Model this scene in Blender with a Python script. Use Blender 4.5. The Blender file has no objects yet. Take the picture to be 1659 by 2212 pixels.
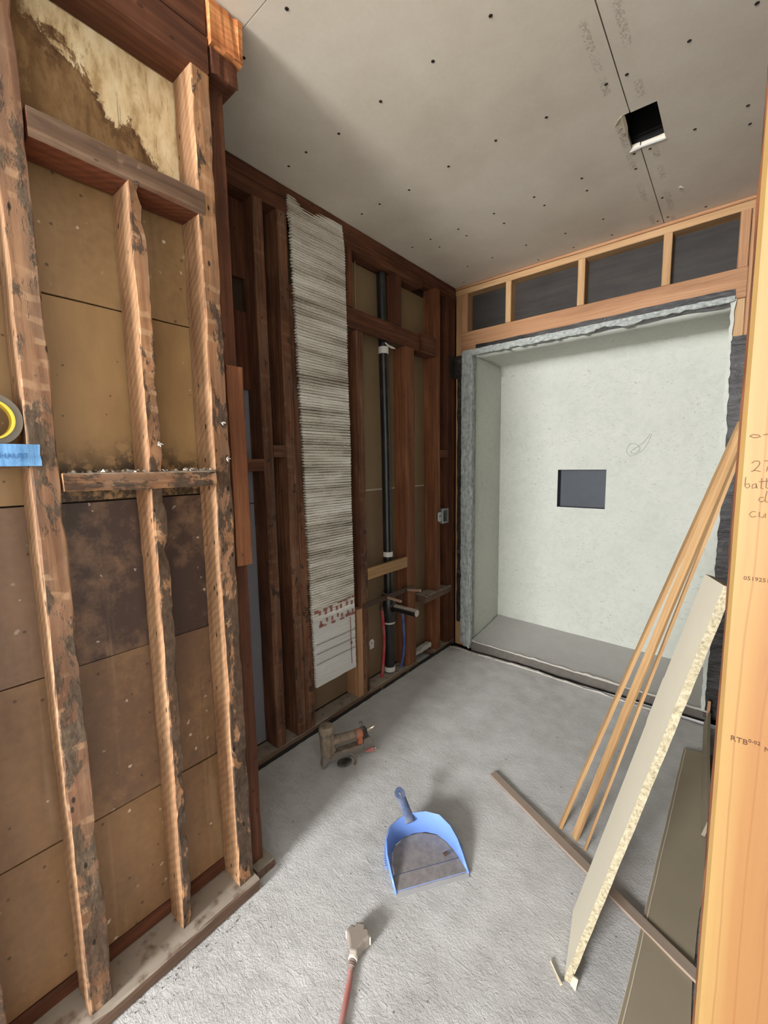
import bpy, bmesh, math, random
from mathutils import Vector, Matrix, noise as mn
random.seed(7)
C = bpy.context.scene.collection
SC = bpy.context.scene

# ------------------------------------------------------------------ camera, world, light, exposure
def look(yaw, pitch, roll):
    y, p, r = (math.radians(v) for v in (yaw, pitch, roll))
    f = Vector((-math.sin(y)*math.cos(p), math.cos(y)*math.cos(p), math.sin(p)))
    rt = Vector((math.cos(y), math.sin(y), 0)); up = rt.cross(f)
    r2 = rt*math.cos(r) + up*math.sin(r); u2 = -rt*math.sin(r) + up*math.cos(r)
    return Matrix((r2, u2, -f)).transposed()
cd = bpy.data.cameras.new('camera'); cam = bpy.data.objects.new('camera', cd); C.objects.link(cam)
cd.sensor_fit = 'HORIZONTAL'; cd.sensor_width = 36.0; cd.lens = 912.53*36.0/1659.0
cd.clip_start = 0.02
cam.matrix_world = Matrix.Translation((0, 0, 1.28)) @ look(39.7554, -6.5356, -0.9036).to_4x4()
SC.camera = cam

w = bpy.data.worlds.new('world'); SC.world = w; w.use_nodes = True
bg = w.node_tree.nodes['Background']
bg.inputs[0].default_value = (0.93, 0.97, 1.0, 1); bg.inputs[1].default_value = 1.0

def area(name, loc, direction, sx, sy, power, col):
    l = bpy.data.lights.new(name, 'AREA'); l.shape = 'RECTANGLE'; l.size = sx; l.size_y = sy
    l.energy = power; l.color = col
    o = bpy.data.objects.new(name, l); C.objects.link(o); o.location = loc
    o.rotation_euler = Vector(direction).to_track_quat('-Z', 'Z').to_euler()
    return o
area('added_opening_light', (-0.62, -4.02, 1.75), (0.04, 1, -0.16), 1.05, 1.0, 340, (0.98, 0.985, 1.0))  # added area lamp in the opening of the unseen rear wall

sl = bpy.data.lights.new('sun', 'SUN'); sl.energy = 4.3; sl.angle = math.radians(1.5); sl.color = (1.0, 0.97, 0.92)
so = bpy.data.objects.new('sun', sl); C.objects.link(so); so.rotation_euler = Vector((0.10, -0.62, -0.80)).to_track_quat('-Z', 'Z').to_euler()

vs = SC.view_settings
vs.view_transform = 'Standard'; vs.look = 'None'; vs.gamma = 1; vs.exposure = 0.60; vs.use_curve_mapping = False
SC.cycles.max_bounces = 8; SC.cycles.diffuse_bounces = 5; SC.cycles.glossy_bounces = 3
SC.cycles.sample_clamp_indirect = 6

# ------------------------------------------------------------------ node helpers
def S(r, g, b):
    f = lambda v: (v/255/12.92) if v/255 <= 0.04045 else ((v/255+0.055)/1.055)**2.4
    return (f(r), f(g), f(b), 1)
class M_:
    def __init__(s, name):
        s.m = bpy.data.materials.new(name); s.m.use_nodes = True; s.t = s.m.node_tree
        s.b = s.t.nodes['Principled BSDF']
    def n(s, ty, **kw):
        nd = s.t.nodes.new(ty)
        for k, v in kw.items(): setattr(nd, k, v)
        return nd
    def put(s, sock, v):
        if isinstance(v, bpy.types.NodeSocket): s.t.links.new(v, sock)
        else: sock.default_value = v
    def coord(s, which='Object'):
        if not hasattr(s, '_tc'): s._tc = s.n('ShaderNodeTexCoord')
        return s._tc.outputs[which]
    def pos(s):
        if not hasattr(s, '_geo'): s._geo = s.n('ShaderNodeNewGeometry')
        return s._geo.outputs['Position']
    def wn(s):
        s.pos(); return s._geo.outputs['Normal']
    def rnd(s):
        if not hasattr(s, '_oi'): s._oi = s.n('ShaderNodeObjectInfo')
        return s._oi.outputs['Random']
    def math(s, op, a, b=0.0, c=None):
        nd = s.n('ShaderNodeMath', operation=op); s.put(nd.inputs[0], a); s.put(nd.inputs[1], b)
        if c is not None: s.put(nd.inputs[2], c)
        return nd.outputs[0]
    def vmath(s, op, a, b):
        nd = s.n('ShaderNodeVectorMath', operation=op); s.put(nd.inputs[0], a); s.put(nd.inputs[1], b)
        return nd.outputs[0]
    def comb(s, x, y, z):
        nd = s.n('ShaderNodeCombineXYZ')
        for i, v in enumerate((x, y, z)): s.put(nd.inputs[i], v)
        return nd.outputs[0]
    def sep(s, v):
        nd = s.n('ShaderNodeSeparateXYZ'); s.put(nd.inputs[0], v); return nd.outputs
    def map(s, v, sc, loc=(0, 0, 0), rot=(0, 0, 0)):
        nd = s.n('ShaderNodeMapping'); s.put(nd.inputs[0], v); nd.inputs[1].default_value = loc
        nd.inputs[2].default_value = rot; nd.inputs[3].default_value = sc; return nd.outputs[0]
    def noise(s, v, scale=5, detail=3, rough=0.55, dist=0.0):
        nd = s.n('ShaderNodeTexNoise'); s.put(nd.inputs['Vector'], v); nd.inputs['Scale'].default_value = scale
        nd.inputs['Detail'].default_value = detail; nd.inputs['Roughness'].default_value = rough
        nd.inputs['Distortion'].default_value = dist; return nd.outputs[0]
    def voro(s, v, scale=5, feature='F1'):
        nd = s.n('ShaderNodeTexVoronoi', feature=feature); s.put(nd.inputs['Vector'], v); nd.inputs['Scale'].default_value = scale
        return nd.outputs['Distance']
    def wave(s, v, scale=5, dist=3, detail=2, dscale=1.0, dirn='X', ty='BANDS'):
        nd = s.n('ShaderNodeTexWave', wave_type=ty)
        if ty == 'BANDS': nd.bands_direction = dirn
        s.put(nd.inputs['Vector'], v); nd.inputs['Scale'].default_value = scale; nd.inputs['Distortion'].default_value = dist
        nd.inputs['Detail'].default_value = detail; nd.inputs['Detail Scale'].default_value = dscale; return nd.outputs['Fac']
    def ramp(s, f, stops, interp='LINEAR'):
        nd = s.n('ShaderNodeValToRGB'); s.put(nd.inputs[0], f); cr = nd.color_ramp; cr.interpolation = interp
        while len(cr.elements) > 1: cr.elements.remove(cr.elements[-1])
        for i, (p, c) in enumerate(stops):
            e = cr.elements[0] if i == 0 else cr.elements.new(p)
            e.position = p; e.color = c if not isinstance(c, (int, float)) else (c, c, c, 1)
        return nd.outputs[0]
    def step(s, f, lo, hi):   # smooth 0..1 between lo and hi
        nd = s.n('ShaderNodeMapRange', interpolation_type='SMOOTHSTEP'); s.put(nd.inputs[0], f)
        nd.inputs[1].default_value = lo; nd.inputs[2].default_value = hi; return nd.outputs[0]
    def mix(s, f, a, b, blend='MIX'):
        nd = s.n('ShaderNodeMix', data_type='RGBA', blend_type=blend)
        s.put(nd.inputs[0], f); s.put(nd.inputs[6], a); s.put(nd.inputs[7], b); return nd.outputs[2]
    def bump(s, h, strength=0.3, dist=0.002, normal=None):
        nd = s.n('ShaderNodeBump'); nd.inputs['Strength'].default_value = strength; nd.inputs['Distance'].default_value = dist
        s.put(nd.inputs['Height'], h)
        if normal is not None: s.put(nd.inputs['Normal'], normal)
        s.t.links.new(nd.outputs[0], s.b.inputs['Normal']); return nd.outputs[0]
    def out(s, col, rough=0.7, metal=0.0, spec=0.3):
        s.put(s.b.inputs['Base Color'], col); s.put(s.b.inputs['Roughness'], rough)
        s.put(s.b.inputs['Metallic'], metal); s.b.inputs['Specular IOR Level'].default_value = spec
        return s.m

def plain(name, col, rough=0.6, metal=0.0, var=0.12, scale=30, bump=0.15, spec=0.35, dust=0.0, dustcol=S(150,145,138)):
    g = M_(name); v = g.coord()
    n = g.noise(v, scale, 4)
    c = g.mix(g.math('MULTIPLY', n, var*2), col, (col[0]*0.35, col[1]*0.35, col[2]*0.35, 1))
    if dust:
        d = g.math('MULTIPLY', g.step(g.noise(g.vmath('ADD', v, (3.1, 0.2, 5)), scale*0.7, 5), 0.35, 0.65), dust)
        c = g.mix(d, c, dustcol)
    if bump: g.bump(n, bump, 0.001)
    return g.out(c, rough, metal, spec)

def wood(name, dark, mid, light, patch=0.0, patchcol=S(58, 50, 42), saw=0.0, rough=0.75, ring=0.0, pscale=1.0,
         side=None, facedirt=0.0, dust=0.0, grain=1.0, spots=0.0, bumps=0.35):
    """long axis = object Z, front face = object +X"""
    g = M_(name); v0 = g.coord(); r = g.rnd()
    off = g.comb(g.math('MULTIPLY', r, 37.0), g.math('MULTIPLY', r, 91.0), g.math('MULTIPLY', r, 53.0))
    v = g.vmath('ADD', v0, off)
    n1 = g.noise(g.map(v, (70, 70, 2.5)), 1.0, 5, 0.6, 0.3)
    n2 = g.noise(g.map(v, (14, 14, 1.6)), 1.0, 4, 0.6, 0.6)
    f = g.math('ADD', g.math('MULTIPLY', n1, 0.5*grain), g.math('MULTIPLY', n2, 1.0-0.5*grain))
    c = g.ramp(f, [(0.32, dark), (0.5, mid), (0.66, light)])
    if ring:
        wv = g.wave(g.map(v, (1, 1, 0.06)), 26, 9, 2, 1.2, 'Y')
        c = g.mix(g.math('MULTIPLY', g.step(wv, 0.2, 0.9), ring), c, dark)
    fr = g.step(g.sep(g.coord('Normal'))[0], 0.4, 0.7)
    h = f
    if side is not None:
        sd = g.ramp(g.noise(g.map(v, (60, 60, 3)), 1, 4), [(0.3, side[0]), (0.7, side[1])])
        c = g.mix(fr, sd, c)
    if saw:
        sv = g.wave(g.map(v, (1, 1, 1), rot=(0, 0.75, 0)), 17, 4, 3, 1.0, 'Z')
        m = g.math('MULTIPLY', g.math('MULTIPLY', sv, g.math('SUBTRACT', 1.0, fr)), saw)
        c = g.mix(g.math('MULTIPLY', m, 0.26), c, dark)
        h = g.math('ADD', h, g.math('MULTIPLY', m, 0.9))
    if patch:
        pn = g.noise(g.map(v, (24*pscale, 24*pscale, 11*pscale)), 1, 6, 0.68, 0.25)
        zz = g.step(g.sep(g.pos())[2], 2.2, 0.6)
        th = g.math('SUBTRACT', 0.70-0.11*patch, g.math('MULTIPLY', zz, 0.16*patch))
        pm = g.math('MULTIPLY', g.step(g.math('SUBTRACT', pn, th), -0.02, 0.05), fr)
        pc = g.ramp(g.noise(g.map(v, (110, 110, 40)), 1, 6, 0.7), [(0.32, (patchcol[0]*0.22, patchcol[1]*0.22, patchcol[2]*0.22, 1)), (0.5, patchcol), (0.68, (patchcol[0]*2.0, patchcol[1]*1.9, patchcol[2]*1.8, 1))])
        gr = g.step(g.noise(g.map(v, (34, 34, 5)), 1, 5, 0.65, 0.3), 0.42, 0.66)
        c = g.mix(g.math('MULTIPLY', g.math('MULTIPLY', gr, fr), 0.55), c, S(112, 92, 76))
        dash = g.math('MULTIPLY', g.step(g.wave(g.map(v, (1, 1, 1), rot=(0.12, 0, 0)), 7.5, 2.2, 2, 2.0, 'Z'), 0.62, 0.9), g.step(g.noise(g.map(v, (16, 16, 7)), 1, 4, 0.6), 0.5, 0.62))
        c = g.mix(g.math('MULTIPLY', g.math('MULTIPLY', dash, fr), 0.38 if side is not None else 0.08), c, S(196, 160, 124))
        c = g.mix(g.math('MULTIPLY', pm, 0.88), c, pc)
        h = g.math('ADD', h, g.math('MULTIPLY', pm, 0.8))
    if facedirt:
        dn = g.noise(g.map(v, (9, 9, 5)), 1, 4, 0.6)
        c = g.mix(g.math('MULTIPLY', g.step(dn, 0.4, 0.7), facedirt), c, dark)
    if spots:
        vd = g.voro(g.map(v, (30, 30, 14)), 1)
        c = g.mix(g.math('MULTIPLY', g.math('SUBTRACT', 1.0, g.step(vd, 0.07, 0.13)), spots), c, (0.006, 0.005, 0.004, 1))
    if dust:
        up = g.step(g.sep(g.wn())[2], 0.55, 0.85)
        dn = g.step(g.noise(g.pos(), 22, 5), 0.28, 0.5)
        c = g.mix(g.math('MULTIPLY', g.math('MULTIPLY', up, dn), dust), c, S(152, 141, 127))
    g.bump(h, bumps, 0.003)
    return g.out(c, rough, 0, 0.25)

MT = {}
# near wall: weathered framing with black adhesive patches on the room side, raw rough-sawn sides
MT['weathered'] = wood('weathered_stud_wood', S(84, 58, 43), S(124, 89, 66), S(164, 126, 94), patch=0.92, patchcol=S(78, 68, 56), saw=0.9,
                       side=(S(146, 107, 76), S(190, 153, 117)), dust=0.75, facedirt=0.35, spots=0.8)
MT['charred'] = wood('rotted_stud_wood', S(98, 68, 47), S(148, 106, 74), S(190, 146, 104), patch=1.08, patchcol=S(56, 49, 42), saw=0.9,
                     side=(S(148, 106, 74), S(192, 153, 115)), dust=0.75, facedirt=0.45, spots=0.9)
MT['brownstud'] = wood('brown_stud_wood', S(70, 50, 38), S(104, 80, 62), S(140, 114, 92), patch=0.6, patchcol=S(62, 52, 44), saw=0.6,
                       side=(S(88, 46, 28), S(136, 78, 50)), dust=0.75, facedirt=0.4, spots=0.6)
MT['redwood'] = wood('dark_redwood', S(54, 30, 19), S(88, 52, 34), S(120, 77, 52), facedirt=0.45, dust=0.55, spots=0.6)
MT['redwood_stained'] = wood('stained_redwood', S(58, 34, 22), S(100, 63, 43), S(140, 98, 70), patch=0.5, patchcol=S(52, 42, 34), facedirt=0.5, dust=0.7, spots=0.7)
MT['redwood_warm'] = wood('warm_redwood', S(78, 45, 28), S(112, 69, 44), S(144, 96, 64), facedirt=0.3, dust=0.6, spots=0.5)
MT['darkboard'] = wood('dark_board_wood', S(52, 27, 16), S(80, 44, 26), S(106, 62, 38), facedirt=0.5)
MT['dustyboard'] = wood('dusty_plate_wood', S(70, 54, 44), S(102, 80, 65), S(130, 105, 88), dust=0.9, facedirt=0.3)
MT['pine'] = wood('new_pine', S(150, 114, 78), S(176, 139, 98), S(194, 160, 120), ring=0.25, grain=0.7, bumps=0.12, rough=0.6)
MT['header'] = wood('new_fir_header', S(136, 95, 66), S(163, 120, 85), S(180, 138, 102), ring=0.3, grain=0.7, bumps=0.12, rough=0.6)
MT['lath'] = wood('lath_wood', S(132, 100, 66), S(168, 133, 92), S(190, 158, 116), ring=0.2, grain=0.8, bumps=0.15, rough=0.65)
MT['graylath'] = wood('dusty_lath_wood', S(126, 108, 94), S(152, 132, 116), S(172, 152, 134), grain=0.8, bumps=0.15, dust=0.4)
MT['endgrain'] = wood('splintered_wood', S(128, 72, 38), S(190, 120, 72), S(226, 168, 112), grain=1.0, bumps=0.7, facedirt=0.35)

# wide new fir post: pale sapwood edge that fades into orange heartwood (object Y runs across the face)
def post_mat():
    g = M_('new_fir_post'); v = g.coord(); p = g.sep(v)
    n1 = g.noise(g.map(v, (60, 60, 2.2)), 1, 5, 0.6, 0.2)
    wob = g.math('MULTIPLY', g.math('SUBTRACT', g.noise(g.map(v, (6, 6, 1.4)), 1, 3), 0.5), 0.03)
    x = g.math('ADD', p[1], wob)
    c = g.ramp(x, [(0.0, S(138, 110, 64)), (0.020, S(134, 102, 58)), (0.032, S(128, 90, 49)), (0.07, S(124, 86, 48)), (0.12, S(118, 80, 44))])
    c = g.mix(g.math('MULTIPLY', g.step(n1, 0.45, 0.75), 0.30), c, S(118, 74, 42))
    line = g.math('SUBTRACT', 1.0, g.step(g.math('ABSOLUTE', g.math('SUBTRACT', g.math('MODULO', g.math('ADD', x, 1.0), 0.021), 0.010)), 0.0004, 0.0014))
    c = g.mix(g.math('MULTIPLY', line, 0.45), c, S(112, 70, 38))
    kn = g.step(g.noise(g.map(v, (22, 22, 9)), 1, 4, 0.6, 0.5), 0.58, 0.72)
    c = g.mix(g.math('MULTIPLY', kn, 0.4), c, S(120, 76, 44))
    g.bump(n1, 0.08, 0.001)
    return g.out(c, 0.55, 0, 0.35)
MT['post'] = post_mat()

def floor_mat():
    g = M_('mortar_floor'); v = g.pos()
    big = g.noise(v, 2.2, 4); mid = g.noise(v, 11, 5, 0.6); fine = g.noise(v, 170, 4, 0.6)
    c = g.ramp(g.math('ADD', g.math('MULTIPLY', big, 0.5), g.math('MULTIPLY', mid, 0.5)), [(0.33, S(176, 173, 169)), (0.5, S(195, 193, 190)), (0.68, S(210, 208, 206))])
    c = g.mix(g.math('MULTIPLY', fine, 0.22), c, S(120, 112, 102))
    vd = g.voro(v, 17)
    c = g.mix(g.math('MULTIPLY', g.math('SUBTRACT', 1, g.step(vd, 0.03, 0.06)), 0.7), c, S(62, 54, 46))
    arcs = g.noise(g.map(v, (16, 46, 16), rot=(0, 0, 0.9)), 1, 5, 0.7, 2.5)
    ridg = g.noise(g.map(v, (95, 130, 95), rot=(0, 0, 0.8)), 1, 5, 0.7, 0.6)
    h = g.math('ADD', g.math('MULTIPLY', g.step(arcs, 0.52, 0.72), 0.5), g.math('ADD', g.math('MULTIPLY', ridg, 0.9), g.math('MULTIPLY', fine, 0.45)))
    rough_zone = g.step(g.math('ADD', g.sep(v)[1], g.math('MULTIPLY', big, 0.7)), 2.3, 0.9)
    h = g.math('MULTIPLY', h, g.math('ADD', g.math('MULTIPLY', rough_zone, 0.75), 0.25))
    g.bump(h, 0.85, 0.0042)
    return g.out(c, 0.85, 0, 0.25)
MT['floor'] = floor_mat()

def niche_mat():
    g = M_('grey_mortar'); v = g.pos()
    a = g.noise(v, 3, 4); b = g.noise(v, 20, 6, 0.68, 1.0); s = g.noise(g.map(v, (40, 40, 90), rot=(0.5, 0.8, 0)), 1, 5, 0.7, 1.2)
    c = g.ramp(g.math('ADD', g.math('MULTIPLY', a, 0.45), g.math('MULTIPLY', b, 0.55)), [(0.34, S(178, 180, 170)), (0.5, S(187, 189, 179)), (0.66, S(194, 195, 185))])
    mk = g.math('MULTIPLY', g.step(s, 0.55, 0.70), g.step(g.noise(v, 6, 3), 0.40, 0.62))
    c = g.mix(g.math('MULTIPLY', mk, 0.6), c, S(120, 122, 114))
    fk = g.noise(g.map(v, (130, 130, 70), rot=(0.3, 0.6, 0)), 1, 3, 0.6, 0.8)
    fm = g.math('MULTIPLY', g.step(fk, 0.63, 0.70), g.step(g.noise(v, 5, 4), 0.46, 0.62))
    c = g.mix(g.math('MULTIPLY', fm, 0.65), c, S(104, 106, 98))
    g.bump(g.math('ADD', b, g.math('MULTIPLY', s, 0.4)), 0.25, 0.003)
    return g.out(c, 0.9, 0, 0.2)
MT['mortar'] = niche_mat()
MT['pan'] = plain('niche_floor_mortar', S(180, 177, 172), 0.9, var=0.15, scale=14, bump=0.2)
def scratch_mat():
    g = M_('scratched_mortar'); v = g.pos()
    s = g.noise(g.map(v, (260, 60, 9)), 1, 4, 0.7, 0.6); b = g.noise(v, 40, 5)
    c = g.ramp(g.math('ADD', g.math('MULTIPLY', s, 0.7), g.math('MULTIPLY', b, 0.3)), [(0.36, S(104, 107, 104)), (0.5, S(152, 156, 152)), (0.64, S(186, 190, 184))])
    g.bump(s, 0.7, 0.004)
    return g.out(c, 0.95, 0, 0.15)
MT['scratch'] = scratch_mat()
def scratch_level():
    g = M_('torn_mortar_edge'); v = g.pos()
    s_ = g.noise(g.map(v, (50, 60, 110)), 1, 5, 0.7, 1.0); b = g.noise(v, 60, 5)
    c = g.ramp(g.math('ADD', g.math('MULTIPLY', s_, 0.6), g.math('MULTIPLY', b, 0.4)), [(0.36, S(122, 126, 122)), (0.5, S(160, 164, 159)), (0.64, S(186, 190, 184))])
    g.bump(s_, 0.8, 0.005)
    return g.out(c, 0.95, 0, 0.15)
MT['scratchlevel'] = scratch_level()
MT['lip'] = plain('pale_plaster', S(190, 184, 174), 0.9, var=0.25, scale=60, bump=0.5)

def ceil_mat():
    g = M_('grey_gypsum_board'); v = g.pos(); p = g.sep(v)
    a = g.noise(v, 2.5, 5, 0.6); b = g.noise(v, 90, 3)
    c = g.ramp(a, [(0.3, S(202, 191, 174)), (0.5, S(212, 201, 184)), (0.72, S(221, 211, 196))])
    sc = g.step(g.noise(g.map(v, (3, 9, 1), rot=(0, 0, 0.7)), 1, 6, 0.75, 1.0), 0.64, 0.74)
    c = g.mix(g.math('MULTIPLY', sc, 0.35), c, S(206, 198, 188))
    c = g.mix(g.math('MULTIPLY', b, 0.12), c, S(110, 102, 92))
    # faint printed rows either side of the long joint
    d = g.math('ABSOLUTE', g.math('SUBTRACT', g.math('ABSOLUTE', g.math('ADD', p[0], 0.337)), 0.040))
    row = g.math('SUBTRACT', 1, g.step(d, 0.008, 0.013))
    seg = g.step(g.noise(g.comb(g.math('MULTIPLY', g.step(p[0], -0.338, -0.336), 7.0), g.math('MULTIPLY', p[1], 7), 0.0), 1, 1), 0.47, 0.52)
    ltr = g.step(g.noise(g.map(v, (190, 150, 1)), 1, 2), 0.46, 0.56)
    c = g.mix(g.math('MULTIPLY', g.math('MULTIPLY', row, seg), g.math('MULTIPLY', ltr, 0.36)), c, S(96, 88, 78))
    g.bump(b, 0.06, 0.001)
    return g.out(c, 0.8, 0, 0.3)
MT['ceiling'] = ceil_mat()

def lathboard_mat(name, base, dk, mould=0.0, mcol=S(58, 44, 40), rough=0.42):
    """brown paper-faced gypsum lath; spots and mould have shapes of their own, in world metres"""
    g = M_(name); v = g.pos(); p = g.sep(v)
    a = g.noise(g.map(v, (3, 5, 2)), 1, 5, 0.6); b = g.noise(v, 60, 4)
    c = g.ramp(g.math('ADD', g.math('MULTIPLY', a, 0.8), g.math('MULTIPLY', b, 0.2)), [(0.34, dk), (0.62, base)])
    if mould:
        sp = g.noise(v, 26, 7, 0.72)
        bl = g.noise(g.map(v, (5, 5, 4), loc=(0, 0.2, 0.3)), 1, 3)
        mm = g.step(g.math('ADD', g.math('MULTIPLY', sp, 0.55), g.math('MULTIPLY', bl, 0.6)), 0.44, 0.66)
        sid = g.step(p[1], 0.19, 0.24)
        c = g.mix(g.math('MULTIPLY', g.math('MULTIPLY', mm, mould), sid), c, mcol)
    st = g.noise(g.map(v, (24, 24, 1.2)), 1, 4)
    c = g.mix(g.math('MULTIPLY', g.step(st, 0.58, 0.72), 0.14), c, S(196, 170, 136))
    vd = g.voro(g.vmath('ADD', v, g.map(g.comb(b, b, b), (0.02, 0.02, 0.02))), 30)
    msk = g.step(g.noise(v, 9, 2), 0.46, 0.55)
    c = g.mix(g.math('MULTIPLY', g.math('MULTIPLY', g.math('SUBTRACT', 1, g.step(vd, 0.05, 0.17)), msk), 0.8), c, S(214, 200, 180))
    vd2 = g.voro(g.map(v, (22, 22, 22), loc=(3, 1, 2)), 1)
    c = g.mix(g.math('MULTIPLY', g.math('SUBTRACT', 1, g.step(vd2, 0.05, 0.10)), 0.7), c, S(48, 34, 24))
    g.bump(g.math('ADD', a, g.math('MULTIPLY', b, 0.2)), 0.12, 0.002)
    return g.out(c, rough, 0, 0.35)
MT['lb_tan'] = lathboard_mat('tan_lath_board', S(150, 119, 81), S(120, 93, 62))
MT['lb_mould'] = lathboard_mat('mouldy_lath_board', S(126, 98, 76), S(98, 76, 60), mould=0.9)
MT['lb_brown'] = lathboard_mat('brown_lath_board', S(134, 103, 73), S(106, 80, 58), mould=0.45, mcol=S(74, 56, 50))
MT['lb_low'] = lathboard_mat('low_lath_board', S(134, 102, 70), S(106, 79, 54))
def blackedge_mat():
    # tan board whose lower rim above the blocking has gone black with mould
    g = M_('tan_lath_board_mouldy_rim'); v = g.pos(); p = g.sep(v)
    a = g.noise(g.map(v, (3, 5, 2)), 1, 5, 0.6); b = g.noise(v, 34, 6, 0.7)
    c = g.ramp(a, [(0.34, S(124, 95, 62)), (0.62, S(154, 122, 82))])
    hgt = g.math('SUBTRACT', p[2], g.math('MULTIPLY', g.noise(g.map(v, (8, 13, 8)), 1, 3), 0.13))
    m = g.math('MULTIPLY', g.math('SUBTRACT', 1, g.step(hgt, 1.20, 1.30)), g.step(b, 0.40, 0.56))
    c = g.mix(g.math('MULTIPLY', g.math('MULTIPLY', m, g.step(p[1], 0.2, 0.28)), 0.9), c, S(44, 36, 28))
    vd = g.voro(v, 34)
    c = g.mix(g.math('MULTIPLY', g.math('MULTIPLY', g.math('SUBTRACT', 1, g.step(vd, 0.05, 0.11)), g.step(g.noise(v, 8, 2), 0.5, 0.58)), 0.7), c, S(206, 190, 164))
    vd2 = g.voro(g.map(v, (26, 26, 26), loc=(1, 5, 2)), 1)
    c = g.mix(g.math('MULTIPLY', g.math('SUBTRACT', 1, g.step(vd2, 0.04, 0.09)), 0.7), c, S(48, 34, 24))
    g.bump(a, 0.1, 0.002)
    return g.out(c, 0.42, 0, 0.35)
MT['lb_rim'] = blackedge_mat()
def peel_mat():
    g = M_('peeling_cream_board'); v = g.pos(); p = g.sep(v)
    n = g.noise(g.map(v, (13, 13, 8)), 1, 7, 0.70, 0.4); b = g.noise(g.map(v, (30, 30, 12)), 1, 5, 0.65)
    # diagonal tide line: cream above right, stained brown below left
    d = g.math('ADD', g.math('SUBTRACT', p[2], 2.115), g.math('MULTIPLY', g.math('SUBTRACT', p[1], 0.40), 0.72))
    f = g.math('ADD', d, g.math('MULTIPLY', g.math('SUBTRACT', n, 0.5), 0.34))
    cream = g.ramp(b, [(0.3, S(172, 142, 100)), (0.5, S(216, 192, 150)), (0.7, S(232, 214, 178))])
    brown = g.ramp(b, [(0.3, S(78, 54, 34)), (0.52, S(130, 100, 66)), (0.72, S(150, 120, 84))])
    c = g.mix(g.step(f, -0.012, 0.006), brown, cream)
    sk = g.step(g.noise(g.map(v, (40, 40, 9)), 1, 5, 0.7, 0.8), 0.56, 0.68)
    c = g.mix(g.math('MULTIPLY', sk, 0.5), c, S(118, 84, 52))
    edge = g.math('SUBTRACT', 1, g.step(g.math('ABSOLUTE', g.math('ADD', f, 0.022)), 0.006, 0.028))
    c = g.mix(g.math('MULTIPLY', g.math('MULTIPLY', edge, g.step(n, 0.42, 0.5)), 0.55), c, S(72, 48, 30))
    tl = g.math('SUBTRACT', 1, g.step(g.math('ADD', p[1], g.math('MULTIPLY', n, 0.10)), 0.33, 0.355))
    c = g.mix(g.math('MULTIPLY', tl, g.math('MULTIPLY', g.step(n, 0.44, 0.47), 0.8)), c, S(112, 84, 54))
    g.bump(f, 0.5, 0.003)
    return g.out(c, 0.75, 0, 0.2)
MT['peel'] = peel_mat()
MT['olive'] = plain('olive_sheathing', S(128, 105, 80), 0.7, var=0.2, scale=5, bump=0.05)
MT['olivelight'] = plain('olive_sheathing_upper', S(138, 116, 86), 0.7, var=0.2, scale=5, bump=0.05)
MT['bluegrey'] = plain('grey_board_back', S(128, 126, 134), 0.7, var=0.15, scale=6, bump=0.05)
MT['jointline'] = plain('pale_joint_line', S(182, 172, 156), 0.8, var=0.1)
def paper_mat():
    g = M_('black_building_paper'); v = g.pos()
    f = g.noise(g.map(v, (9, 9, 22)), 1, 5, 0.6, 1.5); w_ = g.noise(g.map(v, (3, 3, 30)), 1, 3)
    c = g.ramp(f, [(0.35, S(30, 27, 25)), (0.6, S(50, 46, 43)), (0.8, S(80, 75, 70))])
    g.bump(g.math('ADD', f, g.math('MULTIPLY', w_, 0.5)), 0.6, 0.008)
    return g.out(c, 0.5, 0, 0.4)
MT['paper'] = paper_mat()
def paper_flat():
    g = M_('black_paper_backing'); v = g.pos()
    f = g.noise(g.map(v, (4, 4, 40), rot=(0, 0.2, 0)), 1, 4, 0.6); b = g.noise(v, 5, 3)
    c = g.ramp(g.math('ADD', g.math('MULTIPLY', f, 0.5), g.math('MULTIPLY', b, 0.5)), [(0.35, S(36, 32, 29)), (0.6, S(52, 47, 42)), (0.75, S(70, 64, 58))])
    g.bump(f, 0.25, 0.003)
    return g.out(c, 0.6, 0, 0.3)
MT['paperflat'] = paper_flat()
MT['black'] = plain('black_plastic', S(28, 27, 26), 0.4, var=0.1, spec=0.5)
MT['tar'] = plain('black_membrane', S(34, 30, 28), 0.65, var=0.2, scale=40, bump=0.4)
MT['slate'] = plain('dark_slate_membrane', S(72, 76, 82), 0.6, var=0.18, scale=18, bump=0.1)
def abs_mat():
    g = M_('black_drain_plastic'); v = g.coord(); n = g.noise(v, 18, 4)
    up = g.step(g.sep(g.wn())[2], 0.3, 0.8)
    c = g.mix(g.math('MULTIPLY', g.step(n, 0.5, 0.8), 0.25), S(24, 23, 22), S(92, 86, 78))
    c = g.mix(g.math('MULTIPLY', up, 0.9), c, S(178, 166, 150))
    return g.out(c, 0.38, 0, 0.5)
MT['abs'] = abs_mat()
MT['white'] = plain('white_tape', S(214, 210, 204), 0.7, var=0.12)
MT['bone'] = plain('pale_pvc', S(190, 180, 164), 0.5, var=0.12, dust=0.4)
MT['copper'] = plain('dusty_copper', S(188, 156, 132), 0.45, metal=0.35, var=0.15)
MT['strap'] = plain('rusty_steel_strap', S(86, 66, 54), 0.6, metal=0.3, var=0.3, scale=50)
MT['pexred'] = plain('red_water_pipe', S(166, 44, 50), 0.4, var=0.1, dust=0.25)
MT['pexblue'] = plain('blue_water_pipe', S(52, 74, 140), 0.4, var=0.1, dust=0.25)
MT['galv'] = plain('galvanised_steel', S(186, 188, 186), 0.35, metal=0.8, var=0.15, scale=60)
MT['screw'] = plain('dark_screw', S(40, 36, 32), 0.6, var=0.2)
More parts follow.
